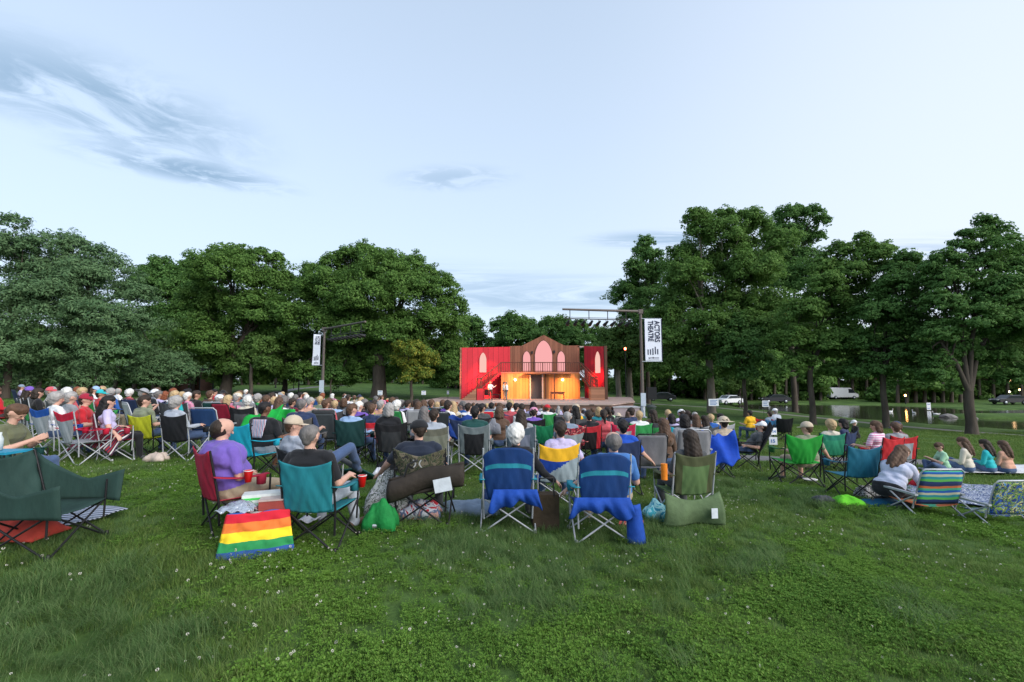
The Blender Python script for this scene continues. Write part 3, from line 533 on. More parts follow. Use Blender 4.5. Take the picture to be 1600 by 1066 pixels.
MB().box((-.22, -.22, .42), (.22, .22, .46)).build('seat', TW, chr_); MB().box((-.2, .19, .6), (.2, .23, 1.12)).build('backrest', CRM, chr_)
for sx in (-.2, .2):
    for sy in (-.2, .2): MB().tube([(sx, sy, 0), (sx, sy, .42 if sy < 0 else 1.0)], .02, 6).build('leg', TW, chr_)
# ------------------------------------------------------------------ light rigs
STEEL = mat('brown_grey_steel', (.13, .11, .1), .55, .15, 8, .1, 40, metal=.4); GALV = mat('galvanised', (.42, .46, .5), .4, .1, 12, .05, 40, metal=.5)
BLKM = metal()
def text_me(name, s, size, mt, parent, loc, rot, ext=.004, w=1.0):
    cu = bpy.data.curves.new(name, 'FONT'); cu.body = s; cu.size = size; cu.extrude = ext; cu.align_x = 'LEFT'; cu.offset = .028*size
    ob = bpy.data.objects.new(name, cu); COL.objects.link(ob); ob.parent = parent; ob.location = loc; ob.rotation_euler = rot; ob.scale = (w, 1, 1); cu.materials.append(mt)
    dg = bpy.context.evaluated_depsgraph_get(); me = bpy.data.meshes.new_from_object(ob.evaluated_get(dg)); o2 = bpy.data.objects.new(name, me); COL.objects.link(o2)
    o2.parent = parent; o2.location = loc; o2.rotation_euler = rot; o2.scale = (w, 1, 1); bpy.data.objects.remove(ob); return o2
def banner(name, label, P, w, h, z0, zt, side, yaw, curl=0):
    bo = empty(name, (P.x, P.y, z0), yaw, label, 'banner'); INK = mat('navy_print', (.03, .035, .07), .8)
    x0_, x1_ = (.2, .2+w) if side > 0 else (-.2-w, -.2)
    def fn(u, v): return (x0_+(x1_-x0_)*u+(-curl*(1-v)**2*.5 if side < 0 else 0)*(1-u), curl*.25*math.sin(v*5)*(1-u), v*h)
    zone = lambda u, v: 1 if (u < .045 or u > .955 or v < .02 or v > .98) else 0
    MB().sheet(fn, 22, 24, .012, zone).build('cloth', [mat('white_vinyl', (.72, .75, .85), .6, .04), INK], bo)
    for q in (0, h): MB().tube([(0, 0, q), (x0_+(x1_-x0_)*(1.0 if side > 0 else 0), 0, q)], .03, 8).build('bracket', GALV, bo)
    rt = (R(90), R(90), 0)
    text_me('lettering', 'ACTORS', w*.40, INK, bo, (x0_+w*.60, -.03, h*.95), rt, w=.78); text_me('lettering', 'THEATRE', w*.40, INK, bo, (x0_+w*.24, -.03, h*.95), rt, w=.69)
    m = MB()
    for k in range(2): m.box((x0_+w*(.25+.2*k), -.018, h*.07+.02*k), (x0_+w*(.30+.2*k), -.012, h*.07+.03+.1*k))
    rr = random.Random(4)
    for j in range(2): m.box((x0_+w*(.2), -.018, h*(.055+.03*j)), (x0_+w*.8, -.012, h*(.065+.03*j)))
    for i in range(5):
        for j in range(1): m.box((x0_+w*(.17+.135*i), -.018, h*(.15+.02*rr.random())), (x0_+w*(.17+.135*i+.06), -.012, h*(.27+.09*rr.random())))
    m.build('small_print', INK, bo); return bo
def rig(name, label, px, Y, top_py, arm_px, arm_py, n, n_lit, banner_side, bp):
    b = at(px, 600, Y); bz = h1(b.x, b.y); P = Vector((b.x, b.y, bz)); zt = at(px, top_py, Y).z-bz; ro = empty(name, P, 0, label, 'lighting pole')
    MB().lathe([(.34, 0), (.34, .06), (.2, .12), (.19, .9), (.16, 1.0)], n=14).build('base', GALV, ro)
    MB().tube([(0, 0, .9), (0, 0, zt)], [.15, .11], 14).build('pole', STEEL, ro)
    MB().box((-.17, -.17, zt-.35), (.17, .17, zt+.02)).build('top_cap', STEEL, ro)
    e = at(arm_px, arm_py, Y-(1.2 if banner_side > 0 else 5.5)); e = e-P; s_ = Vector((0, 0, zt-.15)); e = Vector((e.x, e.y, zt-.15))
    MB().tube([s_, e], [.11, .08], 10).build('arm', STEEL, ro)
    tr = MB(); a = s_.lerp(e, .12)+Vector((0, 0, -.75)); c = s_.lerp(e, .98)+Vector((0, 0, -.75)); tr.tube([a, c], .045, 6); tr.tube([a+Vector((0, 0, .12)), c+Vector((0, 0, .12))], .02, 6)
    for k in range(4): q = a.lerp(c, (k+.3)/3.6); tr.tube([q, q+Vector((0, 0, .78))], .035, 6)
    tr.build('light_bar', BLKM, ro); LENS = emitmat('lamp_lens', (1, .8, .6), 2.5)
    tgt = Vector((3.1, 46, 1.0)); out = []
    for k in range(n):
        q = a.lerp(c, (k+.5)/n); d = (P+q-tgt).normalized(); M = Matrix.Translation(q+Vector((0, 0, -.32))) @ d.to_track_quat('Z', 'Y').to_matrix().to_4x4()
        f = MB().lathe([(0, .3), (.09, .28), (.1, .1), (.14, -.1), (.155, -.28), (.14, -.28), (.13, -.12)], n=10, M=M).tube([q, q+Vector((0, 0, -.3))], .02, 5).build('stage_light', BLKM, ro)
        MB().lathe([(0, -.14), (.125, -.14)], n=10, M=M).build('lens', LENS, f); out.append((f, q+Vector((0, 0, -.32)), P))
    return ro, P, zt, out
RG, RP, RZ, RL = rig('lighting_pole', 'tall steel pole with a stage light bar, holding the larger banner', 1003.5, 37.5, 484, 879, 489, 9, 5, 1, None)
LG, LP, LZ, LLs = rig('lighting_pole', 'tall steel pole with a stage light bar in front of the domed maple', 504, 42, 512, 571, 505, 9, 5, -1, None)
b1 = at(1010, 565, 37.3); b2 = at(1037, 498, 37.3)
banner('banner', 'large white vertical banner with dark lettering on the pole by the rubbish bin', Vector((RP.x, RP.y-.18, 0)), b2.x-b1.x-.05, b2.z-b1.z, b1.z, 0, 1, 0)
b1 = at(491, 571, 41.8); b2 = at(504, 523, 41.8)
banner('banner', 'smaller white banner twisting on the pole in front of the maples', Vector((LP.x, LP.y-.2, 0)), b2.x-b1.x, b2.z-b1.z, b1.z, 0, -1, R(8), curl=.16)
for (ro, P, Y) in ((RG, RP, 0), (LG, LP, 0)):
    MB().box((-.2, -.24, .95), (.2, -.16, 2.0)).build('notice', mat('pale_notice', (.45, .52, .6)), ro)
def spot(fix, tgt, col, power, size, blend=1.0, rad=.12):
    f, q, P = fix; l = bpy.data.lights.new('spot_lamp', 'SPOT'); l.energy = power; l.color = col; l.spot_size = R(size); l.spot_blend = blend; l.shadow_soft_size = rad
    o = bpy.data.objects.new('spot_lamp', l); COL.objects.link(o); d = (Vector(tgt)-(P+q)).normalized(); o.parent = f; o.location = q+d*.35; o.rotation_euler = (-d).to_track_quat('Z', 'Y').to_euler(); return o
LWC = Vector((A[0]*.5+B[0]*.5, 45.6, 1.6)); RWC = Vector((D[0]*.6+Cc[0]*.4, 45.4, 1.6))
spot(RL[1], LWC, (1, .15, .14), 11000, 18); spot(RL[5], RWC, (1, .13, .11), 11000, 13); spot(LLs[2], RWC, (1, .14, .13), 9000, 12); spot(LLs[4], LWC, (1, .15, .15), 8000, 15)
spot(RL[3], (xpx(808, YF), YF, .9), (1, .4, .1), 11500, 19); spot(RL[6], (xpx(885, YF), YF, .8), (1, .4, .1), 8500, 19); spot(LLs[6], (xpx(840, YF), YF, .7), (1, .4, .1), 9500, 20)
spot(LLs[7], (xpx(850, YB), 40, ZD), (1, .8, .66), 7000, 20); spot(RL[8], (xpx(790, 42), 41, .4), (1, .8, .62), 8000, 8)
# rubbish bin, speaker
p = at(1012, 640, 36.6); bn = empty('rubbish_bin', (p.x+.3, p.y, h1(p.x, p.y)), 0, 'grey green rubbish bin at the foot of the lighting pole with the larger banner', 'bin')
MB().lathe([(0, 0), (.3, 0), (.34, .9), (.36, .9)], n=16).build('drum', mat('grey_green_metal', (.16, .2, .2), .6), bn); MB().lathe([(.4, .88), (.4, .95), (.2, 1.08), (0, 1.1)], n=16).build('lid', mat('dark_lid', (.05, .06, .06)), bn)
p = at(1018, 620, 41); sp_ = empty('loudspeaker', (p.x, p.y, h1(p.x, p.y)), 0, 'black loudspeaker on a stand just right of the lighting pole with the larger banner', 'speaker')
MB().box((-.38, -.3, 1.35), (.38, .3, 2.45)).build('cabinet', mat('black_cabinet', (.012, .013, .016), .6), sp_)
MB().tube([(0, 0, 0), (0, 0, 1.35)], .03, 8).build('pole', BLKM, sp_)
for k in range(3): a = k*2.1; MB().tube([(0, 0, .5), (.45*math.cos(a), .45*math.sin(a), 0)], .02, 6).build('leg', BLKM, sp_)
# ------------------------------------------------------------------ vehicles
def car(name, label, loc, rz, col, kind='car', group='cars parked beyond the lawns', detail=True, sc=1):
    r = empty(name, loc, rz, label, 'car' if kind == 'car' else 'van', group); PT = mat('car_paint', col, .3, .03, 5, 0, metal=.2, spec=.5); GL = mat('car_glass', (.02, .025, .03), .1, 0, 5, 0, spec=.6); TY = mat('tyre', (.015, .015, .015), .9)
    if kind == 'car': prof = [(-2.2, .35), (2.2, .35), (2.25, .7), (2.0, .86), (1.1, .95), (.45, 1.42), (-1.0, 1.46), (-1.75, 1.0), (-2.2, .92), (-2.27, .6)]; gl = [(.98, .97), (.42, 1.37), (-.95, 1.4), (-1.6, 1.0)]; w = .88; wx = 1.35
    else: prof = [(-2.8, .4), (2.75, .4), (2.8, .95), (2.3, 1.15), (1.55, 2.0), (1.2, 2.2), (-2.7, 2.25), (-2.82, 1.9)]; gl = [(2.1, 1.2), (1.5, 1.95), (.75, 1.98), (.75, 1.2)]; w = .98; wx = 1.8
    m = MB(); n = len(prof); v = []
    for y, s in ((-w, .96), (-w*.86, 1), (w*.86, 1), (w, .96)):
        for (a, b) in prof: v.append((a*(s if abs(y) == w else 1), y, .35+(b-.35)*(s if abs(y) == w else 1)))
    f = [(k*n+i, k*n+(i+1) % n, (k+1)*n+(i+1) % n, (k+1)*n+i) for k in range(3) for i in range(n)]+[tuple(range(n))[::-1], tuple(range(3*n, 4*n))]
    m.add(v, f); m.build('body', PT, r)
    for sy in (-1, 1):
        MB().prism(gl, 'y', sy*(w-.012), sy*(w+.012)).build('side_window', GL, r)
    a0, a1 = (gl[0], gl[1]); t_ = Vector((a1[0]-a0[0], 0, a1[1]-a0[1])); nn = Vector((a1[1]-a0[1], 0, a0[0]-a1[0])).normalized()*.07
    v = [(a0[0]+nn.x, -w*.8, a0[1]+nn.z-.02), (a0[0]+nn.x, w*.8, a0[1]+nn.z-.02), (a1[0]+nn.x, w*.72, a1[1]+nn.z), (a1[0]+nn.x, -w*.72, a1[1]+nn.z)]
    MB().add(v, [(0, 1, 2, 3)]).add([(p[0]-.02, p[1], p[2]-.02) for p in v], [(3, 2, 1, 0)]).build('windscreen', GL, r)
    if kind == 'car': MB().box((-1.9, -w*.75, 1.02), (-1.35, w*.75, 1.28), Matrix.Rotation(0, 4, 'Y')).build('rear_window', GL, r)
    for sx in (-wx, wx):
        for sy in (-w, w):
            M = Matrix.Translation((sx, sy*.93, .34)) @ Matrix.Rotation(R(90), 4, 'X'); wh = MB().lathe([(0, -.11), (.3, -.11), (.34, -.07), (.34, .07), (.3, .11), (0, .11)], n=14, M=M).build('wheel', TY, r)
            MB().lathe([(0, -.125), (.2, -.12), (.2, .12), (0, .125)], n=10, M=M).build('rim', GALV, wh)
    HL = mat('headlight_glass', (.6, .6, .6), .2)
    for sy in (-.6, .6): MB().box((2.18 if kind == 'car' else 2.74, sy-.16, .66), (2.27 if kind == 'car' else 2.82, sy+.16, .8)).build('headlight', HL, r)
    return r
cols = [((.75, .77, .8), 'white'), ((.5, .55, .62), 'silver'), ((.06, .1, .25), 'navy'), ((.7, .73, .8), 'pale'), ((.35, .4, .5), 'steel blue'), ((.03, .03, .035), 'black')]
seq = [0, 1, 0, 3, 0, 2, 0, 1, 3, 0, 4, 0, 1]
ords = ['first', 'second', 'third', 'fourth', 'fifth', 'sixth', 'seventh', 'eighth', 'ninth', 'tenth', 'eleventh', 'twelfth', 'thirteenth']
for i, k in enumerate(seq):
    p = at(362+i*9.4, 600, 146+.02*i); c_, nm = cols[k]
    car('parked_car', f'{nm} car, {ords[i]} from the leaning maple in the row parked beyond the left lawn', (p.x, p.y, h1(p.x, p.y)+.05), R(74+(i*7) % 20), c_, group='row of cars beyond the left lawn')
for px, k, Y, lab, rz in ((548, 0, 145, 'small white car seen between the young tree and the domed maple', 10), (580, 4, 146, 'blue grey car tucked behind the domed maple trunk', 0), (628, 1, 130, 'silver car just right of the domed maple trunk', 5), (655, 2, 128, 'navy car behind the yellowing young tree', 8), (672, 3, 126, 'pale car right of the yellowing young tree', 0), (700, 1, 122, 'silver car nearest the stage on its left side', -4)):
    p = at(px, 600, Y); car('parked_car', lab, (p.x, p.y, h1(p.x, p.y)+.03), R(rz), cols[k][0], group='cars beyond the domed maple')
for px, k, Y, lab, rz, kd in ((1313, 0, 88, 'white panel van parked across the pond', 2, 'van'), (1209, 5, 76, 'dark car with a rounded roof behind the white sign on the lawn', 175, 'car'), (1137, 0, 72, 'white car half hidden beside the pale maple trunk', 200, 'car'), (1385, 5, 82, 'black car parked in front of the white van', 4, 'car'), (1420, 2, 84, 'navy car under the dark bushes across the pond', 0, 'car'), (1574, 5, 70, 'long black car at the far right end of the pond', 178, 'car'), (1032, 5, 74, 'dark car in the gap right of the loudspeaker', 170, 'car')):
    p = at(px, 600, Y); car('parked_van' if kd == 'van' else 'parked_car', lab, (p.x, p.y, h1(p.x, p.y)+.03), R(rz), cols[k][0], kd, 'vehicles parked across the pond')
# ------------------------------------------------------------------ huts, houses, lamps, signs
BRICK = mat('brick', (.16, .08, .06), .9, .25, 9, .6, 12); ROOFM = mat('dark_roof', (.05, .045, .05), .9)
LIT = emitmat('lit_window', (1, .6, .3), 2.2)
def house(name, label, px, Y, w, d, h, rh, lit=2, rz=0, wallm=BRICK):
    p = at(px, 600, Y); r = empty(name, (p.x, p.y, h1(p.x, p.y)-.1), R(rz), label, 'building')
    MB().box((-w/2, -d/2, 0), (w/2, d/2, h)).build('wall', wallm, r)
    MB().prism([(-d/2-.4, h+.002), (d/2+.4, h+.002), (0, h+rh)], 'x', -w/2-.4, w/2+.4).build('roof', ROOFM, r)
    n = max(2, int(w/2.2)); GLS = mat('dark_glass', (.03, .035, .04), .2)
    for i in range(n):
        x = -w/2+w*(i+.5)/n; f = MB().box((x-.5, -d/2-.05, h*.38), (x+.5, -d/2-.003, h*.78)).build('window', LIT if i < lit else GLS, r)
        MB().box((x-.58, -d/2-.09, h*.38-.1), (x+.58, -d/2-.003, h*.38-.002)).build('window_sill', mat('pale_timber', (.5, .4, .35)), f)
    MB().box((w/2-1.4, -d/2-.06, 0), (w/2-.5, -d/2-.002, 2.05)).build('door', WDARK, r); return r
house('brick_hut', 'small brown brick hut under the trees beside the leaning maple', 303, 62, 3.6, 3, 2.6, .9, 0)
house('brick_house', 'brick house with lit windows among the trees behind the rounded dark car', 1192, 112, 14, 9, 5.5, 3, 2)
house('brick_house', 'brick house with several lit windows behind the long black car at the pond', 1592, 96, 16, 9, 6, 3, 4)
house('brick_house', 'brick house deep in the trees right of the white van', 1400, 118, 15, 9, 6, 3, 1)
def lamp(px, py, Y, label, col=(1, .62, .3), st=14, arm=0):
    p = at(px, 600, Y); z = h1(p.x, p.y); hz = at(px, py, Y).z-z; r = empty('street_lamp', (p.x, p.y, z), 0, label, 'street lamp', 'lit lamps among the trees')
    MB().tube([(0, 0, 0), (0, 0, hz-.25)], [.07, .045], 8).build('post', BLKM, r); MB().lathe([(0, -.28), (.1, -.25), (.12, -.2), (0, -.18)], c=(0, 0, hz), n=10).build('collar', BLKM, r)
    MB().lathe([(0, -.14), (.09, -.11), (.125, 0), (.09, .1), (0, .13)], c=(0, 0, hz), n=12).build('globe', emitmat('lamp_globe', col, st), r); return r
lamp(312, 552, 60, 'glowing lamp left of a pair above the brick hut'); lamp(333, 552, 60, 'glowing lamp right of a pair above the brick hut'); lamp(459, 571, 70, 'faint lamp between the leaning maple and the left lighting pole', (1, .9, .6), 5)
lamp(978, 545, 50, 'red lamp glowing right of the stage set', (1, .12, .06), 12); lamp(1214, 619, 80, 'low yellow lamp under the trees left of the white van', (1, .7, .3), 8)
lamp(1413, 618, 73, 'orange lamp on the far bank mirrored in the pond', (1, .42, .12), 22); lamp(1506, 598, 80, 'pale lamp seen through the forked trunk', (1, .9, .6), 6); lamp(1592, 609, 82, 'orange lamp over the long black car', (1, .5, .2), 10); lamp(1576, 612, 84, 'pale lamp above the rear of the long black car', (1, .85, .6), 6)
def bpost(px, Y, h, label, name='post', cat='post'):
    p = at(px, 600, Y); r = empty(name, (p.x, p.y, h1(p.x, p.y)), 0, label, cat); MB().tube([(0, 0, 0), (0, 0, h)], [.08, .06], 8).build('shaft', BLKM, r); MB().lathe([(.13, 0), (.12, .3), (.07, .4)], n=10).build('foot', BLKM, r)
    MB().lathe([(.05, 0), (.15, .08), (.17, .4), (.04, .52), (0, .55)], c=(0, 0, h), n=10).build('lantern', mat('milky_glass', (.4, .42, .42), .4), r)
bpost(467, 52, 3.6, 'black unlit lamp post left of the left lighting pole', 'lamp_post', 'lamp post'); bpost(431, 75, 3.4, 'thin dark lamp post beside the far path', 'lamp_post', 'lamp post')
WHT = mat('white_board', (.75, .77, .8), .6, .03); INKB = mat('blue_ink', (.1, .2, .45), .7)
def stake(px, py, Y, w, h, label, lines, gz=None, legs=2, txt=None):
    p = at(px, py, Y); g_ = h1(p.x, p.y); r = empty('sign', (p.x, p.y, g_), R(random.Random(px).uniform(-12, 12)), label, 'sign'); c = p.z-g_
    MB().box((-w/2, -.012, c-h/2), (w/2, .012, c+h/2)).build('board', WHT, r)
    for s in ((-.3, .3) if legs == 2 else (0,)): MB().tube([(w*s, .02, -.05), (w*s, .02, c+h*.3)], .012, 6).build('leg', BLKM, r)
    m = MB()
    if txt: text_me('lettering', txt, h*.62, INKB, r, (-w*.38, -.018, c-h*.22), (R(90), 0, 0), .002)
    else:
        for k in range(lines): zc = c+h*(.28-.56*k/max(1, lines-1)); m.box((-w*.36, -.018, zc-h*.045), (w*(.36-.12*(k % 2)), -.0125, zc+h*.045))
        m.build('printed_lines', INKB, r)
stake(1115, 629, 38, .8, .58, 'white notice board with blue print on the grass beside the pale maple trunk', 4)
stake(1196, 631, 37, .5, .5, 'small white sign near the water behind the people in the red and blue chairs', 3)
stake(594, 614, 45, .5, .45, 'small white sign at the foot of the domed maple', 2); stake(662, 614, 46, .45, .4, 'small white sign on the grass left of the deck', 2); stake(700, 613.5, 47, .22, .36, 'narrow white sign at the left edge of the deck', 2)
stake(1209, 674, 16.5, .21, .24, 'small white number card standing on the lawn beyond another, nearer the red chair', 1, legs=1, txt='14'); stake(1208, 689, 14.4, .23, .23, 'white number card standing nearest the footpath', 1, legs=1, txt='15')
stake(1451, 635, 60, .5, .95, 'white sign standing in the pond', 2); stake(114, 602, 44, .55, .9, 'white notice box under the feathery conifers', 2)
# birds on the pond
BW = mat('white_feathers', (.7, .7, .68), .8); 
for i, (px, py, lab) in enumerate([(1391, 633, 'white duck swimming left of the orange reflection'), (1428, 646, 'white duck right of the orange reflection'), (1463, 648, 'white duck beside the reflection of the sign in the pond')]):
    p = on_z(px, py if py > 640 else 644, ZW); b_ = empty('duck', (p.x, p.y, ZW), i*1.3, lab, 'duck', 'white ducks on the pond')
    m = MB().lathe([(0, -.05), (.1, -.04), (.16, .03), (.14, .1), (.05, .17), (0, .18)], n=12); m.v = [(x*1.9, y, z) for x, y, z in m.v]
    m.tube([(.2, 0, .08), (.3, 0, .2), (.3, 0, .32)], [.07, .045, .04], 8).lathe([(0, -.06), (.05, -.04), (.062, 0), (.05, .04), (0, .06)], c=(.33, 0, .36), n=10).tube([(-.25, 0, .1), (-.38, 0, .18)], [.07, .02], 6).build('body', BW, b_)
    MB().tube([(.37, 0, .36), (.46, 0, .345)], [.028, .012], 6).build('beak', mat('orange_beak', (.7, .25, .03)), b_)
# island bank at the far right of the pond
p = on_z(1592, 652, ZW); m = MB(); nn_ = 40; rings = [(1.0, -.15), (.95, .1), (.7, .28), (.3, .36), (0.001, .38)]
v = [];f = []
for (s, z) in rings:
    for k in range(nn_): a = 2*math.pi*k/nn_; w_ = 1+.1*math.sin(3*a)+.06*math.sin(7*a); v.append((p.x+8*s*w_*math.cos(a), p.y+3.4*s*w_*math.sin(a), ZW+z))
for i in range(len(rings)-1):
    for k in range(nn_): f.append((i*nn_+k, i*nn_+(k+1) % nn_, (i+1)*nn_+(k+1) % nn_, (i+1)*nn_+k))
isl = m.add(v, f, True).build('bank', mg); tag(isl, 'grassy point of land reaching into the pond', 'bank', kind='structure')
rk = random.Random(3); ROCK = mat('rock', (.2, .19, .18), .9, .25, 4, .6, 8)
RL_ = ['largest grey rock at the tip of the grassy point in the pond', 'mid sized rock just behind the tip of the grassy point', 'small rock awash off the grassy point']
for i in range(3):
    q = (p.x-8+rk.uniform(-.8, 2.2), p.y-1.2+rk.uniform(-1, 2.2)); r_ = (.75, .55, .35)[i]; bm = bmesh.new(); bmesh.ops.create_icosphere(bm, subdivisions=2, radius=r_)
    for vv in bm.verts: vv.co *= 1+.3*mnoise.noise(vv.co*3+Vector((i, 0, 0))); vv.co.z *= .5
    me = bpy.data.meshes.new('rock'); bm.to_mesh(me); bm.free(); ob = mesh_obj('rock', me, ROCK); ob.location = (q[0], q[1], ZW+.05); tag(ob, RL_[i], 'rock', 'rocks at the tip of the grassy point')
# ------------------------------------------------------------------ people
V = Vector
SKIN = {'light': mat('skin_light', (.56, .33, .25), .55, .06, 30, .05), 'tan': mat('skin_tan', (.42, .24, .17), .55, .06, 30, .05), 'brown': mat('skin_brown', (.16, .08, .05), .5, .06, 30, .05)}
EYE = mat('eye_dark', (.02, .015, .012), .3); LIP = mat('lips', (.42, .16, .14), .5)
def hairmat(col): return mat('hair', col, .6, .35, 18, .6, 55, stretch=(1, 1, .3))
HC = {'grey': (.3, .29, .28), 'white': (.62, .61, .58), 'black': (.012, .01, .01), 'dark': (.03, .02, .014), 'brown': (.09, .05, .03), 'blond': (.42, .3, .16), 'red': (.2, .06, .025), 'salt': (.14, .13, .125)}
CC = {'white': (.72, .73, .75), 'black': (.012, .013, .016), 'navy': (.02, .035, .09), 'blue': (.03, .12, .4), 'sky': (.3, .45, .68), 'red': (.5, .02, .03), 'crimson': (.32, .015, .04), 'green': (.04, .3, .08), 'olive': (.12, .13, .07), 'grey': (.3, .31, .33), 'darkgrey': (.06, .065, .07), 'teal': (.02, .22, .27), 'turq': (.02, .42, .46), 'purple': (.17, .09, .42), 'lilac': (.5, .45, .68), 'pink': (.6, .25, .38), 'peach': (.62, .34, .24), 'cream': (.6, .55, .46), 'yellow': (.8, .45, .02), 'mint': (.35, .6, .4), 'maroon': (.13, .02, .03), 'coral': (.55, .1, .12), 'denim': (.06, .1, .2), 'khaki': (.33, .27, .19), 'brown': (.1, .06, .04), 'bgreen': (.03, .5, .06), 'lime': (.45, .55, .03), 'orange': (.7, .2, .03), 'palegreen': (.4, .65, .4), 'royal': (.01, .07, .42), 'dgreen': (.01, .06, .055), 'bluegrey': (.2, .26, .34), 'heather': (.36, .4, .46), 'sage': (.2, .23, .15), 'beige': (.48, .4, .3)}
def capsule(bm, p0, r0, p1, r1, seg=12, rings=4):
    p0, p1 = V(p0), V(p1); d = p1-p0; Ln = d.length
    if Ln < 1e-5: d = V((0, 0, 1)); p1 = p0+d*1e-4
    d.normalize(); a = d.orthogonal().normalized(); b = d.cross(a); rr = []
    for i in range(rings+1): t = math.pi/2*i/rings; rr.append((p0-d*r0*math.cos(t), r0*math.sin(t)))
    for i in range(rings+1): t = math.pi/2*i/rings; rr.append((p1+d*r1*math.sin(t), r1*math.cos(t)))
    prev = None; first = None
    for c, r in rr:
        r = max(r, 1e-4); cur = [bm.verts.new(c+(a*math.cos(2*math.pi*k/seg)+b*math.sin(2*math.pi*k/seg))*r) for k in range(seg)]
        if prev:
            for k in range(seg): bm.faces.new((prev[k], prev[(k+1) % seg], cur[(k+1) % seg], cur[k]))
        else: first = cur
        prev = cur
    bm.faces.new(first[::-1]); bm.faces.new(prev)
def blend_mesh(name, caps, vox, smooth=3, disp=0, tags=True, dscale=9, seed=0):
    """one continuous skin grown over tapered limbs; returns (mesh, tag per face)"""
    bm = bmesh.new()
    for c in caps: capsule(bm, c[0], c[1], c[2], c[3])
    me = bpy.data.meshes.new(name+'_t'); bm.to_mesh(me); bm.free(); ob = bpy.data.objects.new(name+'_t', me); COL.objects.link(ob)
    md = ob.modifiers.new('r', 'REMESH'); md.mode = 'VOXEL'; md.voxel_size = vox; md.adaptivity = 0; md.use_smooth_shade = True
    if smooth: m2 = ob.modifiers.new('s', 'SMOOTH'); m2.factor = .5; m2.iterations = smooth
    dg = bpy.context.evaluated_depsgraph_get(); out = bpy.data.meshes.new_from_object(ob.evaluated_get(dg)); out.name = name
    bpy.data.objects.remove(ob); bpy.data.meshes.remove(me); nV = len(out.vertices)
    if disp:
        co = np.empty(nV*3); out.vertices.foreach_get('co', co); co = co.reshape(-1, 3); no = np.empty(nV*3); out.vertices.foreach_get('normal', no); no = no.reshape(-1, 3)
        q = co*dscale+seed; w = np.sin(q[:, 0]*3.1+2*np.sin(q[:, 2]*1.7))*np.cos(q[:, 1]*2.9+q[:, 2]*.8)+.5*np.sin(q[:, 2]*7.3+q[:, 0]*6)
        co += no*(w*disp)[:, None]; out.vertices.foreach_set('co', co.ravel()); out.update()
    out.polygons.foreach_set('use_smooth', np.ones(len(out.polygons), dtype=bool))
    if tags:
        nf = len(out.polygons); ce = np.empty(nf*3); out.polygons.foreach_get('center', ce); ce = ce.reshape(-1, 3); best = np.full(nf, 1e9); tg = np.zeros(nf, int)
        for c in caps:
            a = np.array(c[0], float); b = np.array(c[2], float); d = b-a; dd = max(d@d, 1e-9); t = np.clip((ce-a)@d/dd, 0, 1)
            dist = np.linalg.norm(ce-a-t[:, None]*d, axis=1)-(c[1]+(c[3]-c[1])*t); m = dist < best-1e-4; best[m] = dist[m]; tg[m] = c[4]
        out.polygons.foreach_set('material_index', tg.astype(np.int32))
    return out
SK, SH, PA, SO, EY, LI = 0, 1, 2, 3, 4, 5
def hand(caps, wrist, d, pn, curl=.35, s=1.0, side=1):
    """palm with four unequal fingers and a thumb; d = pointing direction, pn = towards the palm side"""
    d = V(d).normalized(); pn = V(pn); pn = (pn-d*pn.dot(d)).normalized(); sd_ = d.cross(pn)*side; w = V(wrist)
    for k in (-1, 0, 1): caps.append((w+sd_*.012*k*s, .019*s, w+d*.075*s+sd_*.025*k*s, .0145*s, SK))
    for k, (o, l1, l2) in enumerate(((.033, .036, .036), (.011, .041, .042), (-.011, .038, .039), (-.032, .029, .031))):
        b = w+d*.083*s+sd_*o*s; d1 = (d+pn*curl+sd_*o*1.5).normalized(); m = b+d1*l1*s; d2 = (d+pn*(curl*2.6)).normalized(); caps.append((b, .0098*s, m, .009*s, SK)); caps.append((m, .009*s, m+d2*l2*s, .0078*s, SK))
    b = w+d*.02*s+sd_*.026*s; m = b+(d*.6+sd_*.8+pn*.3).normalized()*.04*s; caps.append((b, .013*s, m, .0105*s, SK)); caps.append((m, .0105*s, m+(d*.9+sd_*.3+pn*.45).normalized()*.03*s, .009*s, SK))
def HM(c, yaw, pitch, s): return Matrix.Translation(c) @ Matrix.Rotation(yaw, 4, 'Z') @ Matrix.Rotation(-pitch, 4, 'X') @ Matrix.Scale(s, 4)
def head_caps(M, s):
    q = [((0, -.012, .022), .094, (0, -.012, .022), .094), ((0, .018, .03), .086, (0, .018, .03), .086), ((0, .03, -.06), .05, (0, -.01, -.01), .078), ((0, .06, -.075), .026, (0, .035, -.05), .045), ((-.03, .055, -.02), .03, (.03, .055, -.02), .03),
         ((0, .09, .008), .009, (0, .108, -.024), .013), ((.09, -.012, .014), .013, (.094, -.008, -.022), .009), ((-.09, -.012, .014), .013, (-.094, -.008, -.022), .009), ((-.04, .082, .03), .012, (.04, .082, .03), .012)]
    out = [(M @ V(a), r0*s, M @ V(b), r1*s, SK) for a, r0, b, r1 in q]
    for x in (-.034, .034): out.append((M @ V((x, .086, .008)), .0125*s, M @ V((x, .086, .008)), .0125*s, EY))
    out.append((M @ V((-.02, .083, -.052)), .0105*s, M @ V((.02, .083, -.052)), .0105*s, LI)); return out
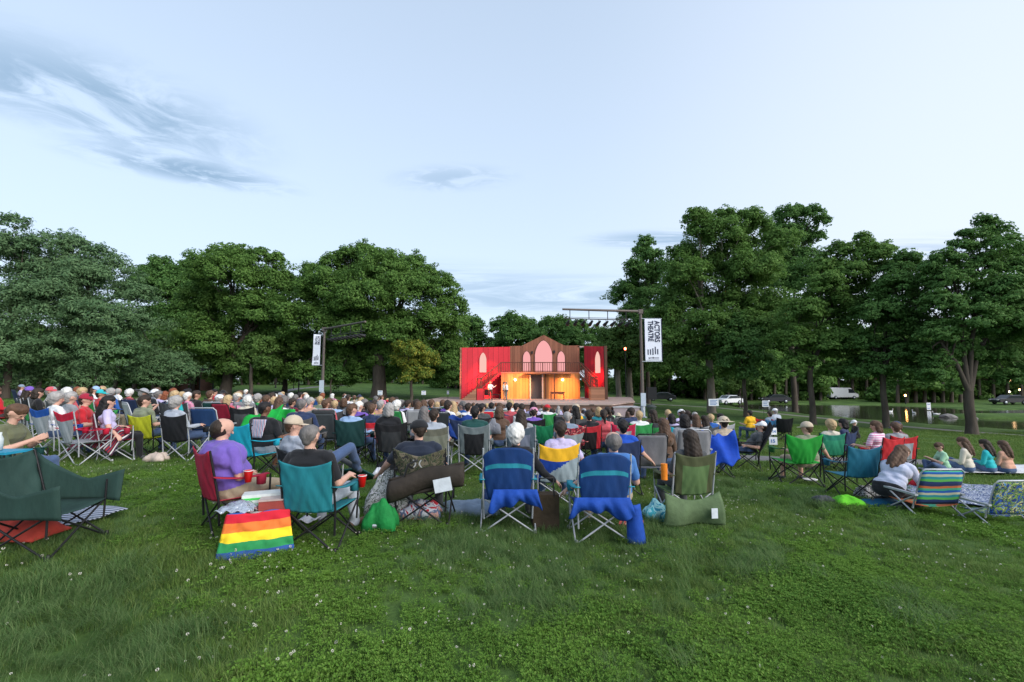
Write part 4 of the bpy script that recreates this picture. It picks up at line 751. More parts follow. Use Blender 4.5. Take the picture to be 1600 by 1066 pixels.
def body(pose='chair', lean=.18, w=1.0, s=1.0, yaw=0, pitch=.1, arms=('rest', 'rest'), sleeve='short', legs='normal', trousers='long', J=None, hands=False, side=0, belly=1.0, vox=.013, name='person', twist=0):
    """person facing +Y, origin on the ground under the pelvis. Returns mesh, head matrix"""
    J = dict(J or {}); caps = []
    pz = {'chair': .465, 'low': .26, 'ground': .13, 'stand': .93, 'kneel': .30}[pose]
    P = J.get('pelvis', V((0, 0, pz))); u = V((side, -math.sin(lean), math.cos(lean))).normalized(); rt = V((math.cos(twist), math.sin(twist), 0))
    f = rt.cross(u).normalized()*-1 if False else u.cross(rt).normalized()*1; f = V((-math.sin(twist), math.cos(twist), 0))
    nb = P+u*.49; ch = P+u*.34; sh = P+u*.435; wa = P+u*.17
    caps += [(P-rt*.085*w, .125*w, P+rt*.085*w, .125*w, PA), (wa-rt*.065*w+f*.01, .118*w*belly, wa+rt*.065*w+f*.01, .118*w*belly, SH), (P+u*.07-rt*.08*w, .125*w, P+u*.07+rt*.08*w, .125*w, SH), (ch-rt*.085*w, .122*w, ch+rt*.085*w, .122*w, SH),
             (sh-rt*.135*w, .072, sh+rt*.135*w, .072, SH), (ch+rt*.06, .12*w, sh-u*.02+rt*.08, .085, SH), (ch-rt*.06, .12*w, sh-u*.02-rt*.08, .085, SH), (sh+u*.0, .075, nb-u*.005, .062, SH)]
    if belly > 1.05: caps.append((wa+f*.07, .12*belly, P+u*.1+f*.07, .12*belly, SH))
    hc = nb+V((0, -math.sin(lean)*.05+.015+.05*pitch, .148)); hc = J.get('head', hc); caps.append((nb-u*.02, .053, hc-V((0, 0, .05)), .053, SK))
    M = HM(hc, yaw, pitch, 1.0); caps += head_caps(M, 1.0)
    for i, sg in enumerate((-1, 1)):
        S0 = sh+rt*sg*.175*w-u*.01; a = arms[i]
        if a == 'rest': E = S0+V((sg*.085, .06, -.27)); Wt = E+V((-sg*.02, .25, .03)) if pose == 'chair' else E+V((-sg*.03, .2, -.06))
        elif a == 'lap': E = S0+V((sg*.06, .05, -.27)); Wt = E+V((-sg*.19, .2, -.0))
        elif a == 'chest': E = S0+V((sg*.05, .06, -.27)); Wt = E+V((-sg*.2, .16, .12))
        elif a == 'face': E = S0+V((sg*.06, .15, -.22)); Wt = hc+V((sg*.06, .15, -.12))
        elif a == 'down': E = S0+V((sg*.05, -.02, -.28)); Wt = E+V((sg*.0, .05, -.24))
        elif a == 'out': E = S0+V((sg*.16, .04, -.24)); Wt = E+V((sg*.16, .12, -.13))
        elif a == 'hip': E = S0+V((sg*.16, -.07, -.22)); Wt = P+V((sg*.15, .05, .12))
        elif a == 'gest': E = S0+V((sg*.14, .08, -.2)); Wt = E+V((sg*.1, .18, .12))
        elif a == 'book': E = S0+V((sg*.04, .12, -.24)); Wt = E+V((-sg*.12, .2, .1))
        E = J.get('el'+'LR'[i], E); Wt = J.get('wr'+'LR'[i], Wt); S0, E, Wt = V(S0), V(E), V(Wt)
        if sleeve == 'long': caps += [(S0, .062, E, .052, SH), (E, .052, E.lerp(Wt, .93), .038, SH)]
        else:
            mid = S0.lerp(E, .72 if sleeve == 'short' else .15); caps += [(S0, .064, mid, .06 if sleeve == 'short' else .05, SH), (mid, .05, E, .042, SK), (E, .043, Wt, .029, SK)]
        d = (Wt-E).normalized(); pn = V((-sg*.4, .1, -1)) if a != 'book' else V((-sg, .2, .3))
        if hands: hand(caps, Wt, J.get('hd'+'LR'[i], d), pn, .35 if hands is True else hands, 1.0, -sg)
        else: caps += [(Wt, .028, Wt+d*.09, .026, SK), (Wt+d*.09, .02, Wt+d*.15+V((0, 0, -.02)), .014, SK), (Wt+d*.03-V((sg*.025, 0, 0)), .014, Wt+d*.08-V((sg*.045, 0, 0)), .011, SK)]
    for i, sg in enumerate((-1, 1)):
        Hp = P+rt*sg*.095*w+V((0, .03, -.02))
        if pose == 'stand': K = Hp+V((sg*.03, .03, -.42)); A = K+V((sg*.01, -.03, -.41)); T = A+V((sg*.04, .14, -.05))
        elif pose == 'ground': K = Hp+V((sg*.19, .36, .16)); A = Hp+V((-sg*.12, .45, -.04)); T = A+V((-sg*.08, .12, .0))
        elif pose == 'kneel': K = Hp+V((sg*.08, .40, -.2)); A = Hp+V((sg*.08, -.02, -.2)); T = A+V((0, -.13, 0))
        elif pose == 'low': K = Hp+V((sg*.06, .40, .17)); A = K+V((sg*.02, .3, -.33)); T = A+V((sg*.02, .13, .05))
        elif legs == 'stretch': K = Hp+V((sg*.06, .42, .03)); A = K+V((-sg*.03, .38, -.36)); T = A+V((0, .12, .1))
        elif legs == 'crossed' and sg > 0: K = Hp+V((-.02, .43, .1)); A = K+V((-.33, .08, .02)); T = A+V((-.1, .1, .03))
        else: K = Hp+V((sg*.07, .43, .0)); A = K+V((sg*.02, .03, -.40)); T = A+V((sg*.04, .14, -.045))
        K = V(J.get('kn'+'LR'[i], K)); A = V(J.get('an'+'LR'[i], A)); T = V(J.get('to'+'LR'[i], T)); bare = trousers == 'shorts'
        caps.append((Hp, .098*w**.5, K, .068, PA))
        if bare: caps += [(K, .058, A, .038, SK), (K.lerp(A, .25)+V((0, -.02, 0)), .055, K.lerp(A, .5), .045, SK)]
        else: caps += [(K, .068, A, .052, PA)]
        caps += [(A+V((0, 0, -.015)), .042, T, .034, SO), (A+(A-T).normalized()*.03+V((0, 0, -.02)), .038, A, .04, SO)]
    if s != 1: caps = [(V(a)*s, b*s, V(c)*s, d*s, t) for a, b, c, d, t in caps]; M = Matrix.Scale(s, 4) @ M
    me = blend_mesh(name, caps, vox, 3 if vox > .01 else 4); return me, M
def hair_mesh(style, vox=.012, seed=0):
    q = [((0, -.03, .035), .098, (0, .012, .055), .092), ((0, -.055, -.0), .078, (0, -.045, -.045), .062)]
    if style == 'bald': q = [((0, -.028, .006), .1005, (0, -.028, .006), .1005), ((0, -.05, -.03), .075, (0, -.048, -.055), .055)]
    if style == 'baldx': q = [((-.082, .0, -.005), .024, (-.065, -.06, -.015), .03), ((-.065, -.06, -.015), .03, (0, -.088, -.02), .036), ((0, -.088, -.02), .036, (.065, -.06, -.015), .03), ((.065, -.06, -.015), .03, (.082, 0, -.005), .024), ((0, -.075, .01), .03, (0, -.075, .01), .03)]
    if style == 'crop': q = [((0, -.022, .03), .0975, (0, .01, .043), .088), ((0, -.05, -.01), .066, (0, -.05, -.04), .05)]
    if style == 'long': q += [((sx*.055, -.03, .0), .052, (sx*.075, -.055, -.17), .05) for sx in (-1, 1)]+[((sx*.075, -.055, -.17), .05, (sx*.07, -.08, -.3), .028) for sx in (-1, 1)]+[((0, -.07, 0), .07, (0, -.105, -.2), .06), ((0, -.105, -.2), .06, (.01, -.11, -.33), .028)]
    if style == 'bob': q += [((sx*.055, -.03, 0), .056, (sx*.07, -.035, -.1), .045) for sx in (-1, 1)]+[((0, -.06, 0), .07, (0, -.07, -.1), .06)]
    if style == 'fluffy': q = [((0, -.03, .04), .118, (0, .0, .06), .108), ((0, -.055, -.0), .1, (0, -.05, -.04), .08), ((-.05, -.02, .02), .07, (.05, -.02, .02), .07)]
    if style == 'pony': q += [((0, -.11, .04), .04, (0, -.15, -.02), .045), ((0, -.15, -.02), .045, (.01, -.14, -.2), .02)]
    if style == 'bun': q += [((0, -.1, .1), .05, (0, -.1, .1), .05)]
    caps = [(V(a), b, V(c), d, 0) for a, b, c, d in q]; return blend_mesh('hair', caps, vox, 2, disp=.004 if style not in ('crop', 'bald') else .0015, tags=False, dscale=14, seed=seed)
def cap_mesh(back=False, brim=.085, sun=False):
    m = MB(); n = 20; pr = []
    for i in range(9): a = math.pi/2*i/8; pr.append((.112*math.cos(a)**.9 if i < 8 else .0005, .0+.105*math.sin(a)))
    m.lathe([(.104, -.004)]+pr, (0, -.008, .03), n); m.lathe([(.0, .0), (.008, .004), (.0, .01)], (0, -.008, .132), 8)
    if sun: m.lathe([(.108, .004), (.2, -.018), (.205, -.022), (.2, -.024), (.105, -.004)], (0, -.008, .035), 24)
    else:
        sg = -1 if back else 1; v = []; f = []; K = 12
        for k in range(K+1):
            a = math.pi*(.08+.84*k/K); cx, sy = math.cos(a), math.sin(a); v += [(.104*cx, -.008+sg*.104*sy, .036), (.104*cx*.92, -.008+sg*(.1*sy+brim*sy**.7), .03-.012*sy+.012*(1-abs(cx))), (.104*cx*.92, -.008+sg*(.1*sy+brim*sy**.7), .025-.012*sy+.012*(1-abs(cx))), (.104*cx, -.008+sg*.104*sy, .03)]
        for k in range(K):
            for j in range(3): a_ = k*4+j; b_ = a_+4; f.append((a_, b_, b_+1, a_+1))
        m.add(v, f, True)
    return m.mesh('cap')
HAIR = {k: hair_mesh(k) for k in ('short', 'bald', 'crop', 'long', 'bob', 'fluffy', 'pony', 'bun')}
CAPM = {'cap': cap_mesh(), 'backcap': cap_mesh(True), 'sunhat': cap_mesh(sun=True)}
for d_ in (HAIR, CAPM):
    for k_ in d_: d_[k_].materials.append(None)
def set_mats(o, ms):
    for i, m in enumerate(ms): o.material_slots[i].link = 'OBJECT'; o.material_slots[i].material = m
BODY = {}
def get_body(key, **kw):
    if key not in BODY:
        me, M = body(**kw)
        while len(me.materials) < 6: me.materials.append(None)
        BODY[key] = (me, M)
    return BODY[key]
SHIRTPAT = {}
def person(loc, rz, label, shirt, hair=('short', 'brown'), hat=None, key='m', kw=None, skin='light', pants='denim', shoes='darkgrey', group=None, scale=1.0, pmat=None):
    me, M = get_body(key, **(kw or {})); root = empty('person', loc, rz, label, 'person', group); root.scale = (scale,)*3
    o = bpy.data.objects.new('body', me); COL.objects.link(o); o.parent = root
    C_ = lambda c: c if not isinstance(c, (str, tuple)) else cloth(CC[c] if isinstance(c, str) else c)
    set_mats(o, [SKIN[skin], C_(shirt), C_(pants), C_(shoes), EYE, LIP])
    if hair: h = bpy.data.objects.new('hair', HAIR[hair[0]]); COL.objects.link(h); h.parent = root; h.matrix_local = M; set_mats(h, [hairmat(HC[hair[1]])])
    if hat: c = bpy.data.objects.new('cap' if hat[0] != 'sunhat' else 'hat', CAPM[hat[0]]); COL.objects.link(c); c.parent = root; c.matrix_local = M @ Matrix.Scale(1.04, 4); set_mats(c, [C_(hat[1])])
    return root
# ------------------------------------------------------------------ chairs
FRAMES = {'black': metal((.02, .02, .022), 'black_steel'), 'silver': metal((.42, .44, .47), 'silver_steel')}
def chair(style='camp', w=.56, h=.92, sag=.05, top='flat', bands=None, cup=2, backw=None, recl=.2, ztop_sag=.06, seat_h=.42, d=.5, low=False):
    """quad folding chair facing +Y. Returns dict part -> list of (mesh, slot count)"""
    P = []; hw = w/2; hd = d/2; bw = backw or hw
    for sx in (-1, 1):
        for sy in (-1, 1):
            m = MB(); ft = V((sx*(hw+.02), sy*(hd+.02), 0)); m.tube([ft, V((-sx*hw*.93, sy*(hd-.01), seat_h-.02))], .0105, 7); m.tube([ft+V((sx*.012, 0, 0)), V((sx*(hw+.015), -sy*(hd-.03), seat_h-.02))], .0105, 7)
            m.lathe([(0, -.01), (.026, -.01), (.022, .03), (.012, .05)], ft, 8); P.append(('leg', m, 'frame'))
    for sx in (-1, 1):
        P.append(('back_post', MB().tube([(sx*(hw-.01), -hd+.02, .16), (sx*hw, -hd, seat_h), (sx*bw, -hd-recl*(h-seat_h), h)], .0115, 7), 'frame'))
        P.append(('arm_post', MB().tube([(sx*(hw+.01), hd-.02, .2), (sx*(hw+.02), hd-.02, seat_h+.2)], .0105, 7), 'frame'))
    def sfn(u, v): x = (u*2-1); y = v*2-1; return (x*hw, y*hd, seat_h-.055*(1-x*x)*(1-.5*y*y)-.01)
    P.append(('seat', MB().sheet(sfn, 8, 8, .008), 'fab'))
    y0 = -hd-.0
    def shape(u, v):
        x = u*2-1; z0 = seat_h-.03+.02*x*x
        if top == 'vee': ww = bw*(.55+.45*min(1, v*1.35)); zt = h-ztop_sag*(1-abs(x)**1.3)
        elif top == 'round': ww = bw*(.80+.2*math.sin(min(1, v*1.2)*math.pi/2)); zt = h+.01-.10*abs(x)**3.5
        elif top == 'sling': ww = bw*(.35+.65*v**.8); zt = h-ztop_sag*(1-abs(x)**1.3)
        else: ww = bw*(.9+.1*v); zt = h-ztop_sag*(1-x*x)
        z = z0+(zt-z0)*v; y = -hd-.006-recl*(z-seat_h)*1.0-sag*(1-x*x)*(.6+.4*math.sin(v*math.pi))+.007*math.sin(16*abs(x)+11*v)*(1-v)+.006*math.sin(13*v-9*abs(x))*v*abs(x)*1.5; return (x*ww, y+.01*math.sin(x*9+v*7)*.3*(1-x*x), z)
    P.append(('backrest', MB().sheet(shape, 24, 24, .009, bands), 'fab'))
    for sx in (-1, 1):
        def afn(u, v): x = sx*(hw+.015+(u-.5)*.075); return (x, -hd-.06+v*(d+.02), seat_h+.205-.02*math.sin(v*math.pi)+.03*(1-v)**2)
        m = MB().sheet(afn, 2, 8, .012)
        if cup and (cup == 2 or sx > 0): m.lathe([(.045, 0), (.05, -.01), (.045, -.1), (0, -.105)], (sx*(hw+.015), hd-.11, seat_h+.2), 12)
        P.append(('armrest', m, 'fab2'))
    return P
def lawnchair(w=.56, h=1.0, recl=.28, seat_h=.42, d=.46, low=False):
    """flat sling chair with a tube frame"""
    P = []; hw = w/2; hd = d/2
    bk = lambda z: -hd-recl*(z-seat_h)
    m = MB(); m.tube([(-hw, -hd+.05, seat_h-.06), (-hw, bk(h-.05), h-.05), (-hw+.05, bk(h), h), (hw-.05, bk(h), h), (hw, bk(h-.05), h-.05), (hw, -hd+.05, seat_h-.06)], .0125, 8); P.append(('back_frame', m, 'frame'))
    for sx in (-1, 1):
        m = MB().tube([(sx*(hw+.02), -hd-.12, 0), (sx*(hw+.02), hd-.02, seat_h+.2 if not low else seat_h+.12)], .0115, 8); P.append(('leg', m, 'frame'))
        m = MB().tube([(sx*(hw+.03), hd+.08, 0), (sx*(hw+.03), -hd-.05, seat_h+.22 if not low else seat_h+.14)], .0115, 8); P.append(('leg', m, 'frame'))
        m = MB().box((sx*(hw+.03)-.022, -hd-.06, seat_h+(.2 if not low else .13)), (sx*(hw+.03)+.022, hd+.02, seat_h+(.225 if not low else .155))); P.append(('armrest', m, 'frame'))
    P.append(('seat', MB().sheet(lambda u, v: ((u*2-1)*hw, (v*2-1)*hd, seat_h-.03*(1-(u*2-1)**2)), 6, 6, .006), 'fab'))
    P.append(('backrest', MB().sheet(lambda u, v: ((u*2-1)*(hw-.005), bk(seat_h+(h-.02-seat_h)*v)-.02*(1-(u*2-1)**2), seat_h+.01+(h-.03-seat_h)*v), 8, 12, .006), 'fab')); return P
CH = {}
def chair_tpl(key, P): CH[key] = [(n, m.mesh(n), r) for n, m, r in P]; 
def prep(key):
    for n, me, r in CH[key]:
        while len(me.materials) < 3: me.materials.append(None)
def place_chair(key, loc, rz, label, fab, fab2=None, fab3=None, frame='black', group=None, sc=1.0, name='folding_chair', skip=()):
    root = empty(name, loc, rz, label, 'chair', group); root.scale = (sc,)*3; mm = lambda c: c if not isinstance(c, (str, tuple)) else canvas(CC[c] if isinstance(c, str) else c)
    f1 = mm(fab); f2 = mm(fab2) if fab2 else f1; f3 = mm(fab3) if fab3 else f2; fr = FRAMES.get(frame) or frame
    for n, me, r in CH[key]:
        if n in skip: continue
        o = bpy.data.objects.new(n, me); COL.objects.link(o); o.parent = root
        set_mats(o, [fr]*3 if r == 'frame' else [f1, f2, f3] if n == 'backrest' else [f2, f2, f2] if r == 'fab2' else [f1, f2, f3])
    return root
top20 = lambda u, v: 1 if v > .74 else 0
inner = lambda u, v: 1 if (v > .74 or u < .16 or u > .84) else 0
chair_tpl('camp', chair()); chair_tpl('band', chair(bands=top20, ztop_sag=.05)); chair_tpl('vee', chair(top='vee', ztop_sag=.09, w=.6, h=.9)); chair_tpl('sling', chair(top='sling', bands=top20, h=.97, w=.58))
chair_tpl('panel', chair(bands=inner, h=.95)); chair_tpl('high', chair(top='round', h=1.04, w=.62, bands=lambda u, v: 1 if .62 < v < .71 and .06 < u < .94 else 0, recl=.16))
chair_tpl('lawn', lawnchair()); chair_tpl('lawnw', lawnchair(w=.62, h=1.02)); chair_tpl('beach', lawnchair(w=.6, h=.7, recl=.26, seat_h=.2, d=.44, low=True)); chair_tpl('lounge', chair(h=1.02, recl=.5, top='flat', w=.6, sag=.07)); chair_tpl('low', chair(h=.8, w=.56, seat_h=.34))
chair_tpl('diag', chair(bands=lambda u, v: 1 if v > .62 else (2 if v < .25+.65*u-.12 else 0), h=.94, ztop_sag=.07, w=.58)); chair_tpl('big', chair(w=.72, h=1.0, sag=.09, ztop_sag=.06, d=.62, recl=.3))
def side_panels(P, hw, hd, seat_h, h, recl):
    P = [q for q in P if q[0] != 'armrest']
    for sx in (-1, 1):
        def fn(u, v):
            y = -hd-.12+u*(2*hd+.24); zt = h-.04-(h-seat_h-.22)*min(1, u*1.7)**.75+.12*max(0, u-.5)*2; zb = seat_h-.05+.03*math.sin(u*3.1); return (sx*(hw+.03+.05*v+.03*math.sin(u*math.pi)*(1-v)), y-recl*.5*(zt-seat_h)*(1-u)*v, zb+(zt-zb)*v)
        P.append(('side_panel', MB().sheet(fn, 14, 8, .012), 'fab'))
    return P
chair_tpl('big', side_panels(chair(w=.70, h=.97, sag=.09, ztop_sag=.05, d=.62, recl=.3, cup=0), .35, .31, .42, .97, .3))
for k_ in CH: prep(k_)
# body templates for the crowd
TPL = {'mr': dict(lean=.05, w=1.12, yaw=.7, arms=('lap', 'out'), side=.06), 'md': dict(lean=-.02, w=1.1, pitch=.5, arms=('book', 'book'), yaw=-.15), 'fr': dict(lean=.1, w=.95, yaw=-.9, arms=('chest', 'lap'), side=-.07), 'gr': dict(pose='ground', lean=-.02, w=1.0, yaw=-.7, arms=('out', 'lap'), side=.1), 'm': dict(lean=.16, w=1.08), 'm2': dict(lean=.2, w=1.15, arms=('lap', 'rest'), belly=1.08), 'ml': dict(lean=.12, w=1.08, sleeve='long', arms=('lap', 'lap')), 'f': dict(lean=.18, w=.92, arms=('lap', 'lap')), 'fl': dict(lean=.2, w=.95, sleeve='long', arms=('rest', 'lap')),
       'my': dict(lean=.1, w=1.1, yaw=-.5, arms=('rest', 'lap')), 'fy': dict(lean=.12, w=.95, yaw=.5, arms=('lap', 'book')), 'fw': dict(lean=-.12, w=.95, arms=('book', 'book'), pitch=.3), 'g': dict(pose='ground', lean=.05, w=.95, arms=('lap', 'lap')), 'gl': dict(pose='ground', lean=-.1, w=.9, sleeve='long', arms=('lap', 'lap'), pitch=.25),
       'st': dict(pose='stand', lean=0, w=1.0, arms=('down', 'down')), 'st2': dict(pose='stand', lean=.0, w=1.05, sleeve='long', arms=('gest', 'gest'), yaw=.2), 'sl': dict(lean=.42, w=1.05, arms=('lap', 'lap'), legs='crossed', pitch=-.05)}
# ------------------------------------------------------------------ special cloths
def stripe_mat(name, cols, per, axis='Z', wob=.015, noise=4):
    m, t, o = nodes_mat(name); p = N(t, 'ShaderNodeBsdfPrincipled', inp={'Roughness': .85}); tcn = N(t, 'ShaderNodeTexCoord'); sp = N(t, 'ShaderNodeSeparateXYZ'); L(t, tcn, 'Object', sp, 0)
    nz = N(t, 'ShaderNodeTexNoise', inp={'Scale': noise}); L(t, tcn, 'Object', nz, 0); ml = N(t, 'ShaderNodeMath', operation='MULTIPLY', inp={1: wob}); L(t, nz, 0, ml, 0)
    ad = N(t, 'ShaderNodeMath', operation='ADD'); L(t, sp, 'XYZ'.index(axis), ad, 0); L(t, ml, 0, ad, 1); dv = N(t, 'ShaderNodeMath', operation='DIVIDE', inp={1: per}); L(t, ad, 0, dv, 0); fr = N(t, 'ShaderNodeMath', operation='FRACT'); L(t, dv, 0, fr, 0)
    cr = N(t, 'ShaderNodeValToRGB'); cr.color_ramp.interpolation = 'CONSTANT'; e = cr.color_ramp.elements
    for i, c in enumerate(cols):
        el = e[i] if i < 2 else e.new(i/len(cols)); el.position = i/len(cols); el.color = tuple(c)+(1,)
    L(t, fr, 0, cr, 0); L(t, cr, 0, p, 'Base Color'); L(t, p, 0, o, 0); return m
def patch_mat(name, cols, scale, kind='voronoi'):
    m, t, o = nodes_mat(name); p = N(t, 'ShaderNodeBsdfPrincipled', inp={'Roughness': .85}); tcn = N(t, 'ShaderNodeTexCoord'); nz = N(t, 'ShaderNodeTexNoise', inp={'Scale': scale, 'Detail': 2, 'Distortion': 1.5}); L(t, tcn, 'Object', nz, 0)
    rm = N(t, 'ShaderNodeMapRange', inp={1: .3, 2: .7}); L(t, nz, 0, rm, 0); cr = N(t, 'ShaderNodeValToRGB'); cr.color_ramp.interpolation = 'CONSTANT'; e = cr.color_ramp.elements
    for i, c in enumerate(cols):
        el = e[i] if i < 2 else e.new(i/len(cols)); el.position = i/len(cols); el.color = tuple(c)+(1,)
    L(t, rm, 0, cr, 0); L(t, cr, 0, p, 'Base Color'); L(t, p, 0, o, 0); return m
CAMO = patch_mat('woodland_camouflage', [(.02, .02, .015), (.09, .08, .045), (.03, .045, .02), (.14, .12, .08), (.02, .02, .018)], 9)
FLOR = patch_mat('blue_green_floral_cloth', [(.01, .02, .1), (.02, .1, .45), (.01, .03, .12), (.2, .35, .05), (.01, .02, .08), (.5, .5, .2), (.03, .2, .5)], 11)
BSTR = stripe_mat('bright_beach_stripes', [(.01, .03, .12), (.1, .4, .08), (.02, .25, .3), (.5, .5, .35), (.01, .1, .4), (.05, .35, .2), (.5, .13, .04), (.01, .02, .08)], .26, 'Z', .04)
GSTR = stripe_mat('grey_white_stripes', [(.42, .46, .55), (.05, .06, .09)], .05, 'Y', .004)
ZIG = patch_mat('blue_white_pattern', [(.02, .04, .12), (.45, .5, .58), (.03, .07, .18), (.02, .04, .12), (.55, .58, .62)], 14)
PLAID = stripe_mat('red_white_plaid', [(.3, .02, .03), (.05, .02, .03), (.6, .58, .56), (.05, .02, .05), (.35, .02, .03), (.02, .02, .06)], .16, 'X', .02)
PINKS = stripe_mat('pink_white_stripes', [(.6, .25, .42), (.7, .62, .68)], .05, 'Z', .006)
USF = stripe_mat('pale_printed_stripes', [(.6, .6, .66), (.35, .08, .12), (.62, .62, .68), (.06, .08, .2)], .05, 'X', .05)
def G(px, Y): p = at(px, 600, Y); return V((p.x, Y, h1(p.x, Y)))
def off(loc, rz, back=.07): return V((loc.x+math.sin(rz)*back, loc.y-math.cos(rz)*back, loc.z))
def GC(px, Y): x = at(px, 600, Y-.3).x*1.0; return V((x, Y, h1(x, Y)))
def GN(px, Y): x = at(px, 600, Y-.14).x; return V((x, Y, h1(x, Y)))
# folds in near clothing
def fold(me, amt=.006, seed=0):
    n = len(me.vertices); co = np.empty(n*3); me.vertices.foreach_get('co', co); co = co.reshape(-1, 3); no = np.empty(n*3); me.vertices.foreach_get('normal', no); no = no.reshape(-1, 3)
    msk = np.zeros(n); 
    for p in me.polygons:
        if p.material_index in (SH, PA): msk[list(p.vertices)] = 1
    q = co; w = np.sin(q[:, 2]*34+5*np.sin(q[:, 0]*7+seed)+3*np.sin(q[:, 1]*9))*.6+np.sin(q[:, 0]*26+q[:, 2]*19+seed)*.5+np.sin(q[:, 1]*31-q[:, 2]*23+2*np.sin(q[:, 0]*13))*.4
    env = .5+.5*np.sin(q[:, 0]*6+q[:, 2]*5+seed)
    co += no*(w*env*amt*msk)[:, None]; me.vertices.foreach_set('co', co.ravel()); me.update()
def near(px, Y, rz, label, shirt, hair, hat=None, skin='light', pants='denim', shoes='darkgrey', scale=1.0, dx=(0, 0), z=0, vox=.0085, chair_back=.07, **kw):
    key = 'near_%d_%d' % (px, int(Y*10)); kw.setdefault('hands', True)
    new = key not in BODY; get_body(key, vox=vox, **kw)
    if new: fold(BODY[key][0], .012, px)
    rz = R(rz); loc = off(GN(px, Y), rz, chair_back)+V((dx[0], dx[1], z)); return person(loc, rz, label, shirt, hair, hat, key, None, skin, pants, shoes, None, scale)
def drape(name, label, cat, fn, m, loc, rz=0, nu=16, nv=14, th=.01, zone=None, parent=None):
    o = MB().sheet(fn, nu, nv, th, zone).build(name, m, parent); o.location = loc; o.rotation_euler = (0, 0, rz)
    if label: tag(o, label, cat)
    return o
def cup_red(loc, label):
    r = empty('drinking_cup', loc, 0, label, 'cup'); MB().lathe([(0, 0), (.03, 0), (.0445, .115), (.046, .118), (.043, .118), (.03, .01)], n=20).build('body', mat('red_plastic', (.6, .01, .01), .35, .05, 5, 0), r)
    MB().lathe([(.0435, .112), (.0475, .115), (.0475, .121), (.043, .121)], n=20).build('rim', mat('white_plastic', (.75, .75, .75), .4), r); return r
# -- 1 large dark green chair at the left edge, blanket and bag
CH1 = G(92, 4.45); place_chair('big', CH1, R(-84), 'large dark green folding chair seen from the side above a striped blanket', (.02, .05, .042), (.02, .05, .042), frame='black', sc=.9)
bl = [gp(-40, 850), gp(60, 792), gp(200, 806), gp(95, 838)]
def quad(c, up=.02, w=.015):
    def fn(u, v): p = (c[0]*(1-u)+c[3]*u)*(1-v)+(c[1]*(1-u)+c[2]*u)*v; return (p.x, p.y, h1(p.x, p.y)+.05+up+w*math.sin(p.x*9+p.y*4)*math.cos(p.y*11))
    return fn
drape('blanket', 'grey and dark striped blanket spread beneath the large dark green chair', 'blanket', quad(bl, .03), GSTR, (0, 0, 0), nu=24, nv=30)
p = G(32, 4.5)+V((0, 0, .0)); m = MB(); m.sheet(lambda u, v: (-.36+.72*u, -.2+.4*v, .05+.2*math.sin(math.pi*u)**.6*math.sin(math.pi*v)**.6*(1+.15*math.sin(u*13+v*5))), 16, 12, .02)
o = m.build('bag', mat('brick_red_canvas', (.4, .05, .035), .85, .2, 7, .4, 12)); o.location = p+V((-.02, .1, 0)); tag(o, 'crumpled brick red bag lying under the large dark green chair', 'bag')
near(6, 6.2, -75, 'person at the left edge in an olive shirt looking down at something in his hands', 'olive', ('short', 'brown'), pants='denim', lean=-.12, w=1.05, arms=('book', 'book'), pitch=.55, z=-.05)
place_chair('low', GC(-12, 6.25), R(-75), 'green folding chair under the olive shirted person at the left edge', 'dgreen', 'dgreen')
o = MB().sheet(lambda u, v: (-.3+.6*u, -.15+.3*v, .03+.2*math.sin(math.pi*u)**.5*math.sin(math.pi*v)**.5), 12, 10, .02).build('pillow', PLAID); o.location = G(52, 5.9); tag(o, 'small plaid pillow on the grass beyond the large dark green chair', 'pillow')
MB_ = MB().lathe([(0, 0), (.03, 0), (.032, .12), (.014, .16), (.015, .19), (0, .19)], n=12)
for px, Y, c, lab in ((8, 5.0, (.5, .55, .55), 'clear water bottle behind the back of the large dark green chair'),):
    o = MB_.build('bottle', mat('clear_plastic', c, .2)); o.location = G(px, Y)+V((0, 0, .78)); tag(o, lab, 'bottle')
    st_ = MB().box((-.2, -.14, .72), (.2, .14, .745)).build('tray', mat('blue_plastic', (.02, .25, .4), .4)); st_.location = G(px+3, 5.0)+V((.0, 0, .03)); tag(st_, 'blue tray table top holding the clear water bottle', 'tray')
    m = MB(); 
    for sx in (-.15, .15):
        for sy in (-.1, .1): lg = MB().tube([(sx, sy, -.1), (sx, sy, .72)], .01, 6).build('leg', BLKM, st_)
# -- 2 purple man
place_chair('camp', GC(352, 5.1), R(-42), 'dark red folding chair holding the man in the purple shirt', 'crimson', 'crimson', frame='black')
near(362, 5.15, -34, 'heavy balding man in a purple shirt slumped in the dark red chair', (.16, .1, .42), ('bald', 'dark'), pants='khaki', lean=.2, w=1.5, belly=1.15, yaw=-.35, pitch=.25, arms=('lap', 'lap'), trousers='shorts')
cup_red(G(392, 4.85)+V((.02, 0, .58)), 'red plastic cup in the armrest of the dark red chair')
